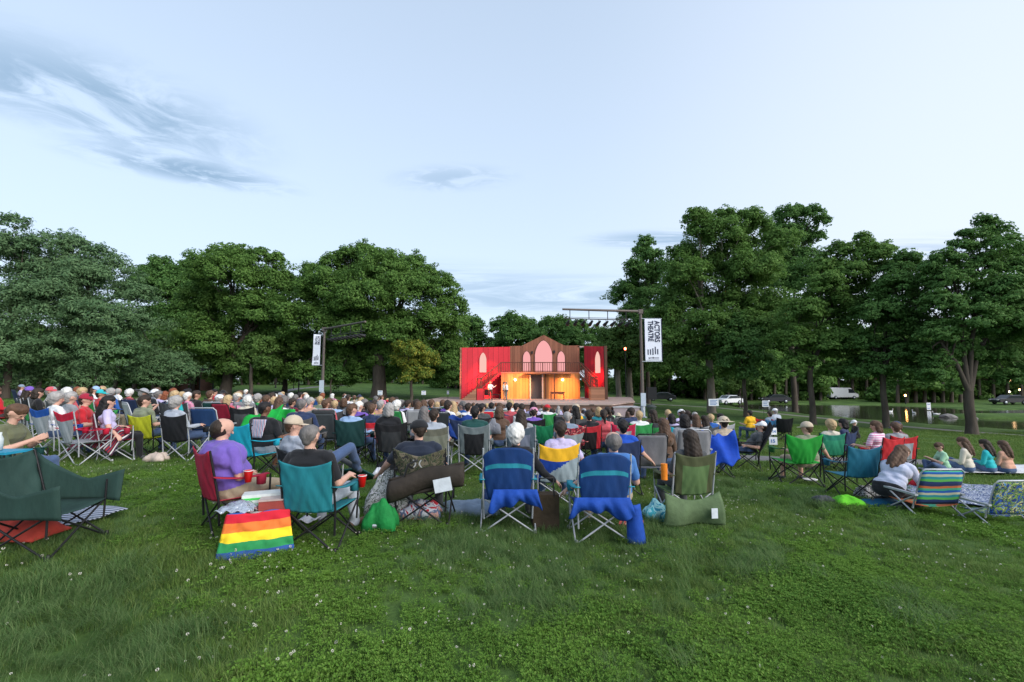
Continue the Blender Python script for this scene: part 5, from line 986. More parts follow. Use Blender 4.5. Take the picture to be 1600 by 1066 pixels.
# rainbow bag with a box and foil
b0 = G(416, 4.66); rb = empty('picnic_bag', b0, R(24), 'rainbow striped picnic bag with foil dish and boxes on top', 'bag')
RBW = stripe_mat('rainbow_stripes', [(.02, .08, .3), (.02, .26, .08), (.85, .62, .02), (.75, .18, .03), (.6, .01, .03)], .41, 'Z', .02)
m = MB(); m.sheet(lambda u, v: (-.26+.52*u-.07*(1-v)*(1-2*u), -.2-.03*math.sin(math.pi*u)-.06*(1-v)+(.035*mnoise.noise(V((u*5, v*4, 2)))+.02*mnoise.noise(V((u*13, v*9, 5))))*math.sin(math.pi*v), .0+.4*v+.01*math.sin(u*11)), 30, 20, .02)
m.sheet(lambda u, v: (.26-.52*u, .2+.03*math.sin(math.pi*u), .4*v), 10, 8, .02); m.sheet(lambda u, v: (-.26-.07*(1-v), .2-.4*u, .38*v), 6, 8, .02); m.sheet(lambda u, v: (.26, -.2+.4*u, .38*v), 6, 8, .02)
m.build('body', RBW, rb); MB().box((-.255, -.19, .3), (.255, .19, .375)).build('lid', mat('white_liner', (.6, .58, .58), .6), rb)
FOIL = mat('crumpled_foil', (.7, .7, .72), .25, .3, 9, 1.0, 22, metal=.9)
o = MB().sheet(lambda u, v: (-.17+.34*u, -.13+.26*v, .03+.07*math.sin(math.pi*u)*math.sin(math.pi*v)+.02*math.sin(u*21)*math.cos(v*17)), 14, 12, .01).build('foil_dish', FOIL); o.location = b0+V((-.14, -.12, .375)); tag(o, 'crumpled foil dish on the rainbow striped bag', 'dish')
bx = empty('food_box', b0+V((.15, .03, .376)), R(18), 'red and brown food box on the rainbow striped bag beside the foil', 'box'); MB().box((-.15, -.1, 0), (.15, .1, .09)).build('body', mat('red_brown_card', (.28, .05, .04), .5), bx); MB().box((-.155, -.105, .09), (.155, .105, .105)).build('lid', mat('clear_lid', (.45, .35, .32), .3), bx)
bx = empty('food_box', b0+V((-.02, .12, .376)), R(22), 'white box with a green edge at the back of the rainbow striped bag', 'box'); MB().box((-.2, -.09, 0), (.2, .09, .13)).build('body', mat('white_card', (.6, .65, .63), .5), bx); MB().box((-.205, -.095, .08), (.205, .095, .1)).build('band', mat('green_band', (.05, .5, .08), .5), bx)
o = MB().sheet(lambda u, v: (-.05+.1*u, -.04+.08*v, .03+.03*math.sin(u*9)*math.cos(v*8)), 8, 8, .006).build('paper_napkin', mat('white_paper', (.65, .65, .68), .8)); o.location = gp(362, 868)+V((0, 0, .05)); tag(o, 'crumpled white napkin at the foot of the rainbow striped bag', 'napkin')
# -- 3 teal chair man
place_chair('camp', GC(490, 4.85), R(-6), 'large teal folding chair beside the rainbow striped bag', (.015, .19, .23), (.015, .16, .2), frame='black', sc=.97)
near(496, 5.0, -8, 'man with cropped grey hair and a black shirt in the large teal chair', 'black', ('crop', 'salt'), pants='heather', shoes='brown', lean=.3, w=1.18, yaw=-.05, pitch=.1, arms=('down', 'rest'), trousers='long', J={'toR': V((.33, .72, .05))})
cup_red(G(570, 4.95)+V((0, 0, .56)), 'red plastic cup in the right armrest of the large teal chair')
near(483, 6.15, -30, 'man in a tan cap and pale shirt leaning back with jeans stretched out', 'heather', ('crop', 'brown'), ('cap', 'beige'), pants='denim', lean=.42, w=1.1, yaw=-.45, arms=('lap', 'face'), legs='crossed', J={'knR': V((.25, .5, .72)), 'anR': V((.1, .78, .38))})
place_chair('low', GC(478, 6.1), R(-30), 'low black folding chair under the man in the tan cap', 'black', 'black', frame='silver')
def bundle(px, Y, w, d, h, label, m, name='bag', cat='bag', rz=0, zz=0):
    def fn(u, v): return ((u-.5)*w*(1+.12*math.sin(v*9)), (v-.5)*d*(1+.1*math.sin(u*11)), .02+h*(max(0, math.sin(math.pi*u)*math.sin(math.pi*v)))**.3*(.9+.34*mnoise.noise(V((u*3.2+px, v*3.2, Y)))+.14*mnoise.noise(V((u*9, v*9+px, 1)))))
    o = MB().sheet(fn, 26, 22, .012).build(name, m); o.location = G(px, Y)+V((0, 0, zz)); o.rotation_euler = (0, 0, R(rz)); tag(o, label, cat); return o
def fabm(col, n='crumpled_cloth'): return mat(n, col, .8, .2, 7, .5, 14)
# folded dark teal chair on the lawn
fc = empty('folded_chair', G(546, 7.4), R(-20), 'dark green chair lying folded on the lawn ahead of the tan cap', 'chair')
MB().sheet(lambda u, v: (-.42+.84*u, -.25+.5*v, .34-.25*v+.03*math.sin(u*7)), 12, 8, .02).build('backrest', canvas(CC['dgreen']), fc)
for k in range(4): MB().tube([(-.35+.22*k, -.25, 0), (-.3+.2*k, .2, .3-.05*k)], .011, 6).build('leg', FRAMES['black'], fc)
# -- 4 camouflage chair
cam_ = place_chair('vee', GC(660, 5.85), R(-2), 'camouflage folding chair with a white emblem on its back', CAMO, 'black', frame='black', sc=1.03)
em = MB(); 
for sx in (-1, 1):
    for k in range(7):
        a0, a1 = -.9+.3*k*.86, -.9+.3*(k+1)*.86; em.add([(sx*(.012+.03*abs(a0)**1.6), 0, a0*.05), (sx*(.03+.03*abs(a0)**1.6), 0, a0*.05), (sx*(.03+.03*abs(a1)**1.6), 0, a1*.05), (sx*(.012+.03*abs(a1)**1.6), 0, a1*.05)], [(0, 1, 2, 3), (3, 2, 1, 0)])
o = em.build('emblem', mat('white_print', (.75, .75, .75), .7), cam_); o.location = (0, -.425, .74); o.rotation_euler = (R(13), 0, 0)
near(655, 5.95, 2, 'man in a black cap and dark shirt in the camouflage chair, one arm out', (.015, .022, .04), ('crop', 'dark'), ('cap', 'black'), pants='darkgrey', lean=.14, w=1.22, yaw=.5, pitch=.15, arms=('out', 'rest'), J={'elL': V((-.42, .08, .66)), 'wrL': V((-.56, .28, .5)), 'hdL': V((-.6, .6, -.3))})
m = MB(); m.sheet(lambda u, v: (-.44+.88*u, -.06*math.sin(math.pi*v)-.02*math.sin(u*9), -.12+.24*v+.2*u-.03*math.cos(u*6)), 18, 8, .02); m.sheet(lambda u, v: (-.44+.88*u, .06*math.sin(math.pi*v), -.12+.24*v+.2*u), 14, 6, .02)
cb = m.build('carry_bag', fabm((.035, .028, .022), 'dark_brown_nylon')); cb.location = G(668, 5.4)+V((0, 0, .46)); tag(cb, 'dark brown carry bag slung across the back of the camouflage chair', 'bag')
MB().box((.12, -.105, -.04), (.32, -.098, .11), Matrix.Rotation(-.2, 4, 'Y')).build('label_tag', mat('pale_tag', (.6, .65, .7), .7), cb)
MB().tube([(-.3, 0, 0), (-.2, -.05, .3), (-.1, 0, .34)], .012, 6).build('strap', BLKM, cb)
bundle(600, 5.35, .34, .28, .3, 'bright green shopping bag on the grass left of the camouflage chair', fabm((.01, .2, .045)), 'shopping_bag')
bundle(612, 6.0, .5, .4, .5, 'pale patterned cooler under the hand of the man in the black cap', patch_mat('pale_camouflage', [(.2, .22, .2), (.45, .47, .46), (.1, .12, .1), (.5, .5, .52)], 12), 'cooler', 'cooler')
bundle(660, 5.9, .5, .3, .2, 'red and white bundle of cloth under the camouflage chair', patch_mat('red_white_cloth', [(.45, .02, .04), (.6, .62, .68), (.1, .14, .25), (.55, .3, .28)], 7), 'cloth_bundle', 'cloth')
bundle(735, 6.3, .75, .5, .12, 'grey blue blanket on the grass between the camouflage and blue chairs', fabm(CC['bluegrey']), 'blanket', 'blanket')
o = MB().tube([(0, 0, .033), (.115, .02, .033)], .033, 16).build('drink_can', mat('can_metal', (.5, .52, .52), .3, metal=.8)); o.location = gp(582, 834)+V((0, 0, .04)); tag(o, 'silver drink can lying on the grass left of the bright green bag', 'can')
o = MB().sheet(lambda u, v: (-.11+.22*u, -.09+.18*v, .03+.02*math.sin(u*8)), 8, 6, .006).build('paper_wrapper', mat('white_paper', (.65, .65, .68), .8)); o.location = gp(483, 824)+V((0, 0, .05)); tag(o, 'white paper wrapper on the grass under the large teal chair', 'paper')
# -- 5 the two blue highback chairs
BL = (.008, .045, .19)
for px, Y, rz, lab, dxs in ((793, 5.75, 2, 'blue high backed chair with a turquoise band, left one of the pair', 1), (940, 5.5, 3, 'blue high backed chair with a turquoise band, right one of the pair', -1)):
    c = place_chair('high', GC(px, Y), R(rz), lab, (.006, .038, .15), (.02, .24, .32), frame='silver', sc=.95)
JM = fabm((.01, .06, .33), 'royal_blue_nylon')
def jacket(px, Y, label, w=.56, top=.52, L_=.34, lob=.2, sd=0):
    def fn(u, v): return ((u-.5)*w*(1+.25*(1-v)), -.03*math.sin(u*14+sd)*(1.2-v)-.04*math.sin(v*3)-.018*math.sin(u*31+v*4)*(1.1-v), top-L_*(1-v)*(.75+lob*math.sin(u*6+sd)+.08*math.sin(u*19)))
    o = MB().sheet(fn, 26, 14, .014).build('jacket', JM); o.location = G(px, Y); tag(o, label, 'jacket'); return o
jacket(805, 5.38, 'royal blue jacket bunched on the blue high backed chair beside the grey blanket', w=.5, sd=1.0, L_=.26); jacket(938, 5.13, 'royal blue jacket hanging across the back of the blue chair near the red book', w=.6, L_=.25, sd=2.5)
o = MB().sheet(lambda u, v: (-.1+.2*u*(1-.3*v), -.06*math.sin(math.pi*u), .5-.42*(1-v)), 8, 10, .02).build('sleeve', JM); o.location = G(996, 5.2)+V((-.05, 0, -.05)); tag(o, 'royal blue sleeve dangling off the side of the blue chair near the red book', 'sleeve')
near(806, 5.9, 0, 'person with white hair and black sleeves in the left blue high backed chair', 'black', ('fluffy', 'white'), pants='darkgrey', lean=.14, w=1.0, sleeve='long', arms=('rest', 'out'), yaw=-.2)
near(955, 5.65, 2, 'balding man in a blue shirt in the right blue high backed chair', (.05, .16, .42), ('bald', 'salt'), pants='khaki', lean=.22, w=1.15, arms=('out', 'rest'))
bk_ = MB().box((-.13, -.1, 0), (.13, .1, .025), Matrix.Rotation(.12, 4, 'X')).build('red_book', mat('coral_cover', (.6, .08, .09), .6)); bk_.location = gp(986, 829)+V((0, 0, .07)); bk_.rotation_euler = (0, 0, R(-28)); tag(bk_, 'coral red book lying on the grass beside the blue chair', 'book')
# brown bag standing between
tb_ = empty('tote_bag', G(850, 5.7), R(8), 'brown tote bag standing between the left blue chair and the yellow chair', 'bag'); MB().box((-.16, -.09, 0), (.16, .09, .42)).build('body', fabm((.05, .035, .02)), tb_); MB().tube([(-.1, -.09, .4), (-.08, -.1, .62), (.08, -.1, .62), (.1, -.09, .4)], .01, 6).build('handle', BLKM, tb_)
# yellow grey blue chair
place_chair('diag', GC(866, 6.75), R(10), 'folding chair with a back of yellow, grey and blue panels', (.01, .05, .3), (.75, .42, .02), (.3, .38, .42), frame='silver')
near(873, 6.9, 6, 'dark haired person with a headband in the yellow, grey and blue chair', 'lilac', ('short', 'dark'), pants='denim', lean=.2, w=1.0, arms=('lap', 'out'))
near(972, 8.0, 0, 'person with black hair and a bright blue shirt just beyond the balding man', 'royal', ('short', 'black'), pants='denim', lean=.15, w=1.05, arms=('lap', 'out'))
place_chair('camp', GC(972, 7.95), 0, 'dark blue folding chair under the black haired person in bright blue', 'navy', 'navy')
# -- 6 olive green chair
OG = (.085, .15, .055)
place_chair('panel', GC(1075, 6.3), R(8), 'olive green folding chair with wide cup holders and a coat below', OG, (.06, .07, .03), frame='silver', sc=1.0)
near(1070, 6.45, 5, 'woman with long dark hair in the olive green chair', 'darkgrey', ('long', 'dark'), pants='darkgrey', lean=.32, w=.95, arms=('rest', 'rest'))
o = drape('coat', 'olive green coat hung over the back of the olive green chair', 'coat', lambda u, v: ((u-.5)*.72*(1+.1*(1-v)), -.05*math.sin(u*8)*(1-v)-.05*math.sin(math.pi*v), .46-.40*(1-v)-.1*math.sin(math.pi*u)*v), fabm((.09, .14, .065)), G(1076, 5.85), R(6), 22, 12)
MB().box((.19, -.105, .16), (.27, -.098, .28)).build('label_tag', mat('pale_tag', (.6, .65, .7), .7), o)
oj = MB().tube([(0, 0, 0), (0, 0, .2)], [.04, .042], 12).build('orange_bottle', mat('orange_plastic', (.75, .22, .02), .4)); oj.location = G(1034, 5.95)+V((0, 0, .58)); tag(oj, 'orange bottle in the arm pocket of the olive green chair', 'bottle')
bundle(1020, 6.2, .3, .24, .24, 'light blue lunch bag on the grass left of the olive green chair', patch_mat('turquoise_print', [(.05, .4, .5), (.3, .6, .65), (.02, .25, .4)], 8), 'lunch_bag')
# grey sling chairs
GS = (.16, .16, .175)
place_chair('lawn', GC(1014, 8.4), R(0), 'flat grey lawn chair standing before the long haired woman', GS, frame='black'); near(1034, 8.9, 10, 'woman with long brown hair right behind the flat grey lawn chair', 'brown', ('long', 'brown'), pants='denim', lean=.1, w=.95, sleeve='long')
place_chair('lawnw', GC(1082, 9.2), R(-5), 'wide pale grey lawn chair beyond the olive green chair', (.24, .24, .26), frame='silver'); near(1068, 9.45, 0, 'black haired person in a grey shirt in the wide pale grey lawn chair', 'grey', ('bob', 'black'), pants='denim', lean=.12, w=1.0, z=.04)
place_chair('camp', GC(1118, 9.6), R(8), 'folding chair hidden under a blue cover next to the wide lawn chair', (.01, .06, .4), 'royal', frame='black')
drape('blue_cover', 'bright blue cover thrown over a folding chair', 'cover', lambda u, v: ((u-.5)*.66*(1+.15*(1-v)), -.04*math.sin(u*11+v*4)-.16*(1-v), .95-.55*(1-v)-.08*math.sin(math.pi*u)+.04*math.sin(u*15)), fabm((.008, .06, .42)), G(1118, 9.2), 0, 20, 16)
near(1129, 9.9, 0, 'person in a wide beige hat beyond the blue cover', 'beige', ('short', 'dark'), ('sunhat', 'beige'), lean=.12, w=.95)
place_chair('lounge', GC(1170, 11.2), R(68), 'black reclining chair seen from its side on the near edge of the footpath', 'black', 'black', frame='black', sc=1.08)
near(1164, 11.2, 68, 'person in jeans lying back in the black reclining chair', 'darkgrey', ('short', 'dark'), ('cap', 'white'), pants='denim', lean=.62, w=1.05, legs='stretch', pitch=-.1)
# -- 7 bright green chair etc
gcm = place_chair('vee', GC(1250, 9.2), R(-4), 'bright green folding chair holding the man in the pale cap', (.015, .27, .03), (.02, .1, .03), frame='black', sc=1.12)
near(1257, 9.35, 2, 'man in a pale cap and grey shirt in the bright green chair', 'sage', ('crop', 'brown'), ('cap', 'beige'), pants='khaki', lean=.14, w=1.15, arms=('rest', 'out'), trousers='shorts', yaw=.5)
tp = place_chair('camp', GC(1340, 7.95), R(1), 'empty teal blue folding chair between the green chair and the woman in white', (.012, .12, .19), (.01, .09, .14), frame='black')
place_chair('band', GC(1297, 11.2), R(-8), 'sea green folding chair beyond the teal blue one', (.03, .26, .14), (.02, .2, .13), frame='black'); near(1290, 11.4, 0, 'blond person resting the head on the back of the sea green chair', 'cream', ('fluffy', 'blond'), lean=.34, w=.9)
near(1314, 12.6, 40, 'dark haired person in navy beyond the sea green chair', 'navy', ('bob', 'black'), lean=.05, w=.9, vox=.012, hands=False); place_chair('camp', GC(1316, 12.6), R(30), 'navy folding chair beyond the sea green chair', 'navy', 'navy')
bundle(1312, 7.3, .4, .3, .16, 'crumpled lime green bag on the grass before the teal blue chair', fabm((.12, .5, .02)), 'lime_bag'); bundle(1276, 7.4, .3, .2, .12, 'small dark sandal bag with a lime strap beside the lime green bag', fabm(CC['darkgrey'])); bundle(1363, 7.35, .75, .3, .09, 'dark blue chair sleeve lying flat on the grass before the teal blue chair', fabm((.01, .09, .17)), 'chair_sleeve')
bundle(1347, 7.9, .35, .25, .22, 'black and white patterned bag under the teal blue chair', patch_mat('black_white_print', [(.02, .02, .02), (.6, .6, .6), (.03, .03, .03), (.55, .55, .55)], 14), 'patterned_bag')
o = MB().lathe([(0, .012), (.11, .012), (.13, .03), (.132, .034), (.105, .018), (0, .018)], n=22).build('paper_plate', mat('white_paper', (.65, .65, .68), .8)); o.location = gp(1266, 757)+V((0, 0, .07)); tag(o, 'white paper plate on the grass behind the bright green chair', 'plate')
# woman in white leaning over
near(1388, 7.25, -68, 'woman with brown hair in a loose white shirt leaning forward on the patterned blanket', (.5, .53, .66), ('long', 'brown'), pants='black', pose='kneel', lean=-.72, w=1.05, sleeve='long', arms=('book', 'book'), pitch=.7, chair_back=0)
place_chair('beach', GC(1456, 6.95), R(1), 'low beach chair with bright blue, green and orange stripes', BSTR, BSTR, BSTR, frame='silver', sc=1.04); place_chair('beach', GC(1568, 6.6), R(2), 'low beach chair with blue and green floral cloth at the right edge', FLOR, FLOR, FLOR, frame='silver', sc=.95)
bl = [gp(1385, 768), gp(1430, 745), gp(1660, 775), gp(1600, 812)]
drape('patterned_blanket', 'blue and white patterned blanket under the two low beach chairs', 'blanket', quad([gp(1388, 775), gp(1440, 756), gp(1640, 775), gp(1620, 815)], .03), ZIG, (0, 0, 0), nu=30, nv=24)
near(1371, 10.7, 20, 'woman in a pink striped top with sunglasses on her hair', PINKS, ('bob', 'brown'), lean=.05, w=1.0, yaw=.6, chair_back=0); place_chair('camp', GC(1384, 10.5), R(10), 'red folding chair beside the woman in pink stripes', (.45, .02, .025), frame='black')
near(1397, 11.1, -10, 'person with short brown hair between the two red chairs', 'grey', ('short', 'brown'), lean=.12, w=1.0); place_chair('panel', GC(1407, 10.9), R(-8), 'red and grey folding chair behind the man in the dark cap', (.3, .33, .36), (.45, .02, .025), frame='black')
near(1413, 12.1, 60, 'man in a dark cap and maroon plaid shirt bending over beyond the red chairs', (.16, .07, .08), ('short', 'brown'), ('cap', 'navy'), lean=-.3, w=1.1, pitch=.4, sleeve='long')
o = bundle(1441, 9.0, .5, .4, .3, 'red bag standing on the grass before the striped beach chair', fabm((.5, .02, .03)), 'red_bag')
def grd(px, py, rz, label, shirt, hair, hat=None, key='gl', scale=1.0, pants='denim', **kw):
    p = gp(px, py); return person(p+V((0, 0, .02)), R(rz), label, shirt, hair, hat, key, TPL.get(key, kw), 'light', pants, 'grey', None, scale)
TPL['gy'] = dict(pose='ground', lean=-.15, w=.9, sleeve='short', arms=('book', 'book'), pitch=.45, yaw=.1)
grd(1478, 740, 70, 'boy with short brown hair in a pale mint shirt on the white blanket', 'mint', ('short', 'brown'), key='gy', scale=.82); grd(1515, 742, 35, 'girl with long brown hair in a cream top on the white blanket', 'cream', ('long', 'brown'), scale=.98)
grd(1549, 742, 30, 'girl in a turquoise top looking at a phone', 'turq', ('long', 'dark'), scale=.92); grd(1577, 743, 10, 'girl with long light brown hair in a peach top at the right edge', 'peach', ('long', 'brown'), scale=.9)
drape('white_blanket', 'white blanket under the four children on the lawn', 'blanket', quad([gp(1462, 742), gp(1475, 727), gp(1625, 730), gp(1620, 745)], .02), fabm((.6, .6, .62)), (0, 0, 0))
grd(1339, 687, 80, 'person in black with a white cap bending over on the lawn near the pond', 'black', ('short', 'white'), ('cap', 'white'), key='gl', pants='black', scale=1.0)
bundle(1345, 13.2, .7, .4, .14, 'pale blue and white clothes heaped on the lawn near the bending person', fabm((.25, .45, .6)), 'clothes_heap', 'clothes')
# -- 8 left middle group
sc_ = place_chair
sc_('sling', GC(76, 8.95), R(-16), 'folding chair with a blue headband and pale grey back at the far left', (.28, .31, .34), (.01, .07, .32), frame='silver'); sc_('sling', GC(117, 8.5), R(-20), 'folding chair with a red headband and pale grey back', (.28, .31, .34), (.5, .01, .04), frame='silver')
near(88, 9.15, -25, 'grey haired person in a white shirt in the blue and grey chair', 'white', ('fluffy', 'grey'), lean=.05, w=1.1, yaw=-.4, vox=.011); near(112, 9.7, -25, 'person in a marled grey shirt beyond the red and grey chair', 'grey', ('short', 'grey'), lean=.1, w=1.05, vox=.011)
near(133, 9.3, -55, 'person in a red cap and red shirt beside the plaid blanket', 'red', ('short', 'dark'), ('cap', 'crimson'), lean=.02, w=1.15, yaw=-.2, vox=.011); near(173, 9.0, -50, 'person with long black hair in a white shirt and plaid lap blanket', 'lilac', ('long', 'black'), pants='black', lean=.1, w=1.05, arms=('lap', 'out'), vox=.011)
sc_('camp', GC(168, 8.95), R(-50), 'dark red folding chair under the person with the plaid lap blanket', 'crimson', 'crimson', frame='silver')
drape('plaid_blanket', 'red, white and black plaid blanket spread over two laps', 'blanket', lambda u, v: ((u-.5)*1.15, -.1+.35*v, .5+.14*math.sin(u*math.pi)-.35*(1-v)**1.5+.02*math.sin(u*17+v*9)), PLAID, G(155, 8.75), R(-14), 20, 14)
sc_('camp', GC(225, 9.7), R(-6), 'lime green folding chair', (.4, .45, .02), (.05, .06, .05), frame='black', sc=.93); near(228, 9.85, -20, 'man with short dark hair in a grey green shirt in the lime green chair', 'sage', ('short', 'dark'), lean=.1, w=1.2, yaw=-.5, vox=.011)
sc_('camp', GC(279, 9.2), R(-6), 'black mesh folding chair with silver legs', 'black', 'black', frame='silver'); near(277, 9.35, -18, 'grey haired person in a pale grey hooded top in the black mesh chair', 'heather', ('fluffy', 'grey'), lean=.1, w=1.2, sleeve='long', vox=.011)
bundle(252, 8.9, .35, .25, .16, 'pale patterned shoes and bag on the grass under the black mesh chair', fabm((.5, .42, .36)), 'shoe_bag')
sc_('lawn', GC(213, 11.2), R(-38), 'white webbed lawn chair beyond the lime green chair', (.5, .52, .5), frame='silver'); sc_('lawn', GC(324, 9.9), R(-2), 'tall navy blue sling chair with a red mark', (.015, .05, .14), frame='silver')
sc_('camp', GC(388, 7.55), R(-22), 'turquoise folding chair with its arm reaching out beside the bald man', (.01, .33, .47), frame='black'); near(415, 7.9, -15, 'bald man in a black shirt with a pale printed back', 'black', ('crop', 'black'), skin='brown', lean=.08, w=1.25, yaw=-.3, pants='grey', trousers='shorts')
pr = MB().sheet(lambda u, v: (-.16+.28*u+.06*v, -.012*math.sin(math.pi*u), -.16+.3*v), 8, 8, .004).build('shirt_print', USF, bpy.data.objects[[o.name for o in bpy.data.objects if o.get('label', '').startswith('bald man in a black')][0]]); pr.location = (.0, -.17, .80); pr.rotation_euler = (R(-6), 0, 0)
sc_('panel', GC(470, 8.9), R(-2), 'brown edged mesh folding chair with a navy shirt showing above', (.05, .045, .04), (.1, .095, .09), frame='black'); near(471, 9.0, 0, 'grey haired man in a navy shirt in the brown edged mesh chair', 'navy', ('crop', 'salt'), lean=.08, w=1.25, z=.05, vox=.011)
GW = fabm((.01, .36, .05)); drape('green_cover', 'bright green jacket draped over the chair beside the bald man', 'jacket', lambda u, v: ((u-.5)*.75, .3*u-.1*math.sin(v*4), 1.05-.75*(1-v)-.25*(1-u)+.03*math.sin(u*14)), GW, G(400, 9.6), R(-20), 18, 14)
drape('green_cover', 'bright green cloth behind the head of the dark haired person by the navy shirt', 'cloth', lambda u, v: ((u-.5)*.6, -.05*math.sin(u*9), .98-.3*(1-v)*(1-abs(2*u-1)*.6)), GW, G(443, 10.4), 0, 14, 10)
sc_('camp', GC(549, 9.3), R(2), 'dark green folding chair of the man in the white shirt', (.01, .045, .045), frame='black', sc=1.05); near(552, 9.5, -15, 'man with short brown hair in a white shirt in the dark green chair', 'sky', ('short', 'brown'), lean=.08, w=1.15, yaw=-.5, sleeve='long', vox=.011)
sc_('lawn', GC(504, 10.2), R(5), 'tall dark grey sling chair at the foot of the left lighting pole', (.05, .06, .065), frame='black'); sc_('band', GC(581, 10.4), R(0), 'red folding chair with a rosy mesh back', (.45, .12, .15), (.55, .02, .03), frame='silver', sc=.93); near(581, 10.6, 0, 'boy with brown hair in the red folding chair with a rosy mesh back', 'navy', ('short', 'brown'), lean=.08, w=.9, vox=.012, scale=.98)
sc_('panel', GC(614, 8.9), R(0), 'black padded folding chair with a dark bag below', (.03, .032, .035), (.012, .012, .014), frame='black', sc=1.02); near(608, 9.2, 0, 'person with streaky blond grey hair in the black padded chair', 'black', ('bob', 'grey'), lean=.1, w=1.0, vox=.011, z=.06)
bundle(617, 8.7, .5, .35, .3, 'black rucksack under the black padded chair', fabm(CC['black']), 'rucksack'); bundle(597, 8.2, .22, .18, .16, 'white plastic bag on the grass beside the dark green chair', fabm((.6, .62, .68)), 'plastic_bag')
sc_('band', GC(676, 8.6), R(2), 'grey green folding chair beyond the camouflage chair', (.17, .18, .14), (.12, .12, .09), frame='silver', sc=1.02); near(678, 8.75, 0, 'dark haired man in the grey green folding chair', 'heather', ('short', 'dark'), lean=.1, w=1.05, vox=.011); near(662, 9.3, 5, 'woman with wavy grey brown hair beside the dark haired man', 'heather', ('long', 'salt'), lean=.1, w=.9, vox=.011)
sc_('panel', GC(741, 8.9), R(1), 'folding chair with a black back and grey headband', (.012, .013, .016), (.13, .16, .17), frame='silver', sc=1.02); near(742, 9.1, 0, 'man with black hair and dark shirt in the black and grey chair', 'dgreen', ('short', 'black'), lean=.05, w=1.15, vox=.011, z=.04)
sc_('panel', GC(814, 9.2), R(-1), 'folding chair with a blue grey mesh back', (.15, .17, .23), (.07, .1, .13), frame='silver', sc=1.0); near(814, 9.35, 0, 'person with dark hair and a pale grey shirt in the blue grey mesh chair', 'grey', ('long', 'dark'), lean=.08, w=1.05, vox=.011)
near(780, 10.4, 0, 'person in a dark brown top with a grey shoulder bag', 'brown', ('bob', 'brown'), lean=.0, w=1.0, vox=.011, sleeve='long'); o = bundle(771, 10.1, .3, .12, .3, 'grey shoulder bag on the back of the person in dark brown', fabm((.2, .21, .24)), 'shoulder_bag', zz=.62)
drape('blue_jacket', 'deep blue jacket over a chair left of the black and grey chair', 'jacket', lambda u, v: ((u-.5)*.6, -.05*math.sin(u*9+v*3), .95-.5*(1-v)+.04*math.sin(u*11)), fabm((.008, .04, .22)), G(722, 10.6), 0, 14, 12); sc_('camp', GC(722, 10.9), 0, 'navy folding chair under the deep blue jacket', 'navy', frame='silver')
sc_('sling', GC(890, 9.5), R(2), 'wide grey folding chair with a dark red floral headband', (.25, .3, .32), patch_mat('red_floral', [(.35, .01, .02), (.03, .01, .02), (.4, .02, .04), (.5, .25, .2)], 16), frame='black', sc=1.03)
near(886, 10.1, 0, 'grey haired person in the wide grey chair with the floral headband', 'bluegrey', ('crop', 'grey'), lean=.1, w=1.05, vox=.011); sc_('camp', GC(851, 11.6), R(-8), 'small emerald green folding chair', (.01, .2, .08), frame='black', sc=.9)
sc_('panel', GC(920, 10.6), R(-4), 'black folding chair with a red rim', (.015, .012, .014), (.45, .02, .03), frame='black'); near(920, 10.8, 0, 'dark haired person in the black chair with a red rim', 'black', ('short', 'dark'), lean=.1, w=1.0, vox=.012)
near(944, 11.0, -5, 'person in a hot pink top with a dark pony tail', 'coral', ('pony', 'dark'), lean=.0, w=1.0, vox=.012); sc_('panel', GC(971, 10.9), R(2), 'crimson folding chair with a pale grey mesh back', (.3, .34, .36), (.45, .015, .06), frame='silver', sc=1.0)
sc_('camp', GC(1050, 11.2), R(25), 'turquoise folding chair between the two grey lawn chairs', (.01, .33, .42), frame='silver')
near(1171, 20, 10, 'person with black hair in a yellow shirt by the red chair', 'yellow', ('short', 'black'), lean=.0, w=1.0, vox=.014, hands=False)
sc_('camp', GC(1188, 20.3), R(-5), 'red folding chair next to the person in yellow', (.45, .02, .03), frame='silver'); sc_('camp', GC(1199, 19.6), R(10), 'blue folding chair between the red chair and the white capped person', (.015, .1, .22), frame='silver')
near(1201, 19.9, 5, 'dark haired person in the blue folding chair near the number cards', 'bluegrey', ('short', 'dark'), lean=.1, w=.9, vox=.014, hands=False); near(1211, 20.3, 10, 'tall person in a white cap and grey blue shirt near the number cards', 'heather', ('short', 'grey'), ('cap', 'white'), lean=-.05, w=1.1, z=.12, vox=.014, hands=False)
sc_('camp', GC(1215, 19.9), R(-10), 'dark red folding chair right of the white capped person', 'crimson', frame='black'); sc_('lounge', GC(1224, 19.5), R(-15), 'black round chair rightmost of the group near the number cards', 'black', frame='black')
# -- actors on the deck
def actor(px, py, rz, label, kw, key, shirt, pants, hair):
    p = on_z(px, py, ZD); return person(V((p.x, p.y, ZD)), R(rz), label, shirt, hair, None, key, kw, 'light', pants, 'brown', 'actors on the stage')
actor(766, 624.5, -150, 'actor in a white shirt gesturing in front of the black bench', dict(pose='stand', lean=0, w=1.05, sleeve='long', arms=('gest', 'chest')), 'a1', 'white', 'brown', ('short', 'blond')); actor(787, 626, -95, 'actor in a white shirt and braces facing his partner, nearer the bench', dict(pose='stand', lean=.0, sleeve='long', arms=('down', 'chest')), 'a2', 'cream', 'brown', ('short', 'brown')); actor(792, 626, 80, 'actor in a white shirt close behind his partner, nearer the doorway', dict(pose='stand', lean=-.02, sleeve='long', arms=('hip', 'down')), 'a3', 'white', 'darkgrey', ('short', 'blond'))
